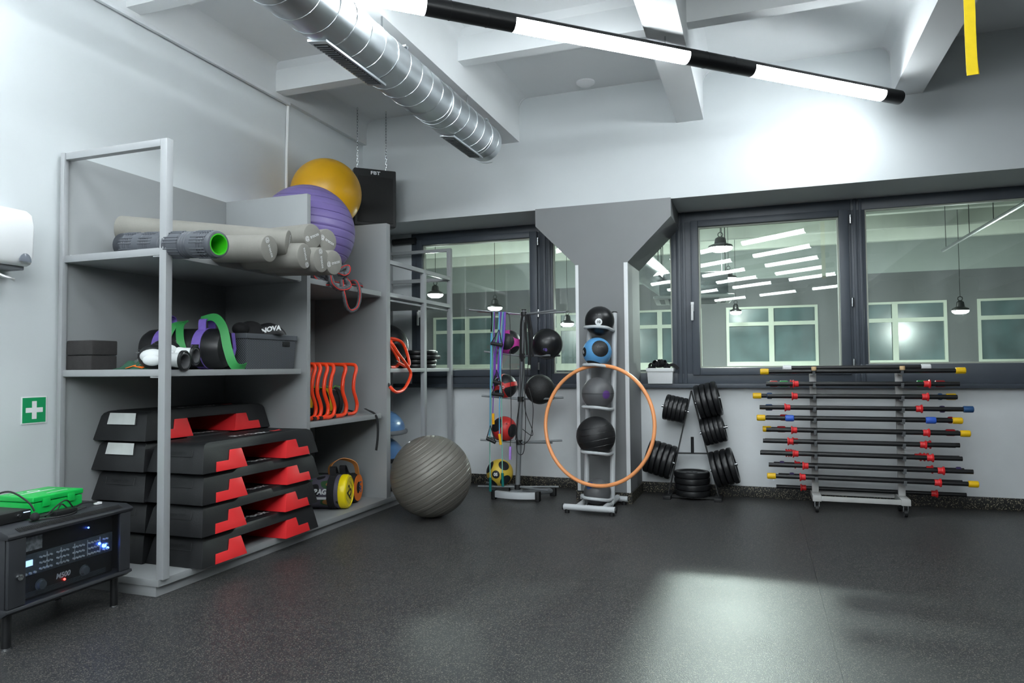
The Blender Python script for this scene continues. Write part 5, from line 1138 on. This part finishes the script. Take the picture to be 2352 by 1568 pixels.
def bar(z, y, pl, pr, lab, capl=None, capr=None, collars=(), grips=(), r=.0165, py=950):
    xl, xr = aY(pl, py, y).x, aY(pr, py, y).x; cx = (xl+xr)/2
    t = thing('padded_bar', lab, 'exercise bar', (cx, y, z), 0, 'padded bars on the wheeled rack')
    MB().tube([(xl-cx, 0, 0), (xl-cx+.004, 0, 0), (xr-cx-.004, 0, 0), (xr-cx, 0, 0)], r, 16).build('shaft', SHAFT, t)
    for c, x, s_ in ((capl, xl, 1), (capr, xr, -1)):
        if c: MB().lathe([(r*1.05, -.004), (r*1.38, 0), (r*1.42, .01), (r*1.42, .05), (r*1.35, .058), (r*1.0, .06)], (x-cx-s_*.003, 0, 0), (s_, 0, 0), 20).build('end_cap', COLR[c], t)
    for p_, s_ in collars:
        x = aY(p_, py, y).x-cx; MB().lathe([(r, 0), (r*1.85, .001), (r*1.9, .008), (r*1.5, .012), (r*1.35, .02), (r*1.42, .034), (r*1.3, .042), (r, .043)], (x, 0, 0), (s_, 0, 0), 20).build('clip_collar', RED, t)
    for p0, p1, c in grips:
        a, b = aY(p0, py, y).x-cx, aY(p1, py, y).x-cx; L = b-a; MB().lathe([(r, 0), (r*1.4, .004), (r*1.5, .012), (r*1.5, L-.012), (r*1.4, L-.004), (r, L)], (a, 0, 0), (1, 0, 0), 20).build('grip_sleeve', COLR[c], t)
yF, yR = 5.755, 5.812
lv = ['topmost level', 'second level', 'third level', 'fourth level', 'fifth level', 'sixth level', 'seventh level', 'eighth level', 'ninth level', 'tenth level']
def F(k): return 'black bar in front on the %s of the rack' % lv[k]
def Rr(k): return 'black bar behind on the %s of the rack' % lv[k]
zo = .0055
bar(LV[0]+zo, yF, 1750, 2219, F(0)+', yellow caps', 'y', 'y'); bar(LV[0]+zo+.026, yR, 1802, 2139, Rr(0)+', white caps', 'w', 'w')
bar(LV[1]+zo, yF, 1761, 2206, F(1), None, None, ((1822, 1), (2139, -1))); bar(LV[1]+zo, yR, 1766, 2200, Rr(1)+', red and green sleeves', None, None, ((1816, 1),), ((1769, 1788, 'R'), (1792, 1812, 'g'), (2107, 2127, 'g'), (2149, 2173, 'R')))
bar(LV[2]+zo, yF, 1763, 2200, F(2), None, None, ((1819, 1), (2134, -1))); bar(LV[2]+zo, yR, 1732, 2195, Rr(2)+', yellow caps and blue sleeves', 'y', 'y', (), ((1762, 1775, 'b'), (2155, 2166, 'b')))
bar(LV[3]+zo, yF, 1745, 2234, F(3)+', one blue cap', None, 'b', ((1802, 1), (2119, -1))); bar(LV[3]+zo-.004, yR, 1750, 2185, Rr(3)+', one blue sleeve', None, None, (), ((1758, 1775, 'b'), (2158, 2171, 'p')))
bar(LV[4]+zo, yF, 1740, 2208, F(4)+', blue sleeves and yellow caps', 'y', 'y', (), ((1803, 1824, 'B'), (2125, 2150, 'B'))); bar(LV[4]+zo, yR, 1760, 2195, Rr(4)+', dark red sleeves', None, None, (), ((1791, 1809, 'R'), (2176, 2189, 'R')))
bar(LV[5]+zo, yF, 1759, 2225, F(5)+', one yellow cap', None, 'y', ((1816, 1), (2134, -1))); bar(LV[5]+zo, yR, 1753, 2200, Rr(5)+', yellow cap at the left', 'y', None, (), ((1784, 1804, 'R'), (2170, 2193, 'R')))
bar(LV[6]+zo, yF, 1751, 2192, F(6), None, None, ((1807, 1), (2126, -1))); bar(LV[6]+zo-.003, yR, 1756, 2202, Rr(6), None, None, ((1818, 1), (2136, -1)))
bar(LV[7]+zo, yF, 1744, 2207, F(7), None, None, ((1818, 1), (2141, -1))); bar(LV[7]+zo-.002, yR, 1746, 2200, Rr(7)+', several clip collars', None, None, ((1802, 1), (1808, 1), (1813, 1), (2130, -1), (2122, -1), (2113, -1)))
bar(LV[8]+zo, yF, 1763, 2231, F(8), None, None, ((1840, 1), (2165, -1))); bar(LV[8]+zo, yR, 1775, 2210, Rr(8)+', purple sleeves', None, None, ((1822, 1), (2139, -1)), ((1788, 1799, 'p'), (2191, 2204, 'p')))
bar(LV[9]+zo, yF, 1761, 2240, F(9)+', yellow caps', 'y', 'y', ((1833, 1), (2157, -1))); bar(LV[9]+zo, yR, 1785, 2205, Rr(9)+', dark sleeve', None, None, (), ((1810, 1821, 'p'),))
bar(.1465, 5.93, 1783, 2219, 'lowest black bar lying across the rack base behind the uprights', None, None, ((1838, 1), (2153, -1)), (), .0155, 1115)

# white basket with straps on the sill
wp = aY(1517.5, 860, 6.165)
wb = basket('white_basket', (wp.x, 6.162, .949), .222, .098, .132, 'small white woven plastic basket on the window sill', dotted('woven_white', rgb(232, 234, 235), rgb(205, 208, 210), 500), WHITEP, .008)
stp = thing('ankle_straps', 'heap of black straps and buckles in the white basket', 'straps', (wp.x, 6.162, 1.055)); random.seed(11)
for k in range(13):
    c = Vector((random.uniform(-.085, .085), random.uniform(-.025, .025), random.uniform(.01, .035))); c.z += .045*(1-(c.x/.09)**2); d = Vector((random.uniform(-1, 1), random.uniform(-.9, -.2), random.uniform(-.3, .6))).normalized(); R = random.uniform(.02, .028)
    x, y, d = frame_for(d); MB().ribbon([c+(x*math.cos(2*PI*i/16)+y*math.sin(2*PI*i/16))*R for i in range(17)], d, .032, .005).build('strap_coil', FABRIC if k % 3 else LEATH, stp)
MB().ribbon(crom([(.06, -.02, .045), (.10, -.03, .055), (.13, -.04, .045), (.155, -.04, .02)], 4), (0, .5, .8), .03, .004).build('loose_strap', FABRIC, stp)

# yellow strap hanging from the ceiling beam at the top right
ys = thing('suspension_strap', 'yellow webbing strap hanging from the ceiling at the top right', 'strap', (0, 0, 0)); YW = mat('yellow_webbing', rgb(250, 216, 24), .65, var=.04, vscale=30, bump=.25, bscale=250)
yy = 3.0; tp = Vector((.745, yy, CZ)); ys.location = tp
q = [Vector(aY(a, b, yy))-tp for a, b in ((2234, 172), (2232, 150), (2228, 60), (2226, 0))]; q.append(Vector((q[-1].x-.005, 0, -.35))); q.append(Vector((q[-1].x, 0, 0)))
MB().ribbon(crom(q, 4), (1, .15, 0), .038, .003).build('webbing', YW, ys)
q2 = [Vector(aY(a, b, yy+.02))-tp for a, b in ((2242, 170), (2237, 130), (2233, 60), (2231, 0))]; q2.append(Vector((q2[-1].x, .02, -.35))); q2.append(Vector((q2[-1].x-.006, .02, 0)))
MB().ribbon(crom(q2, 4), (.8, .6, 0), .03, .003).build('webbing_return', YW, ys)
MB().box((-.06, -.04, -.012), (.06, .05, 0)).build('ceiling_plate', BLACKM, ys, .002)
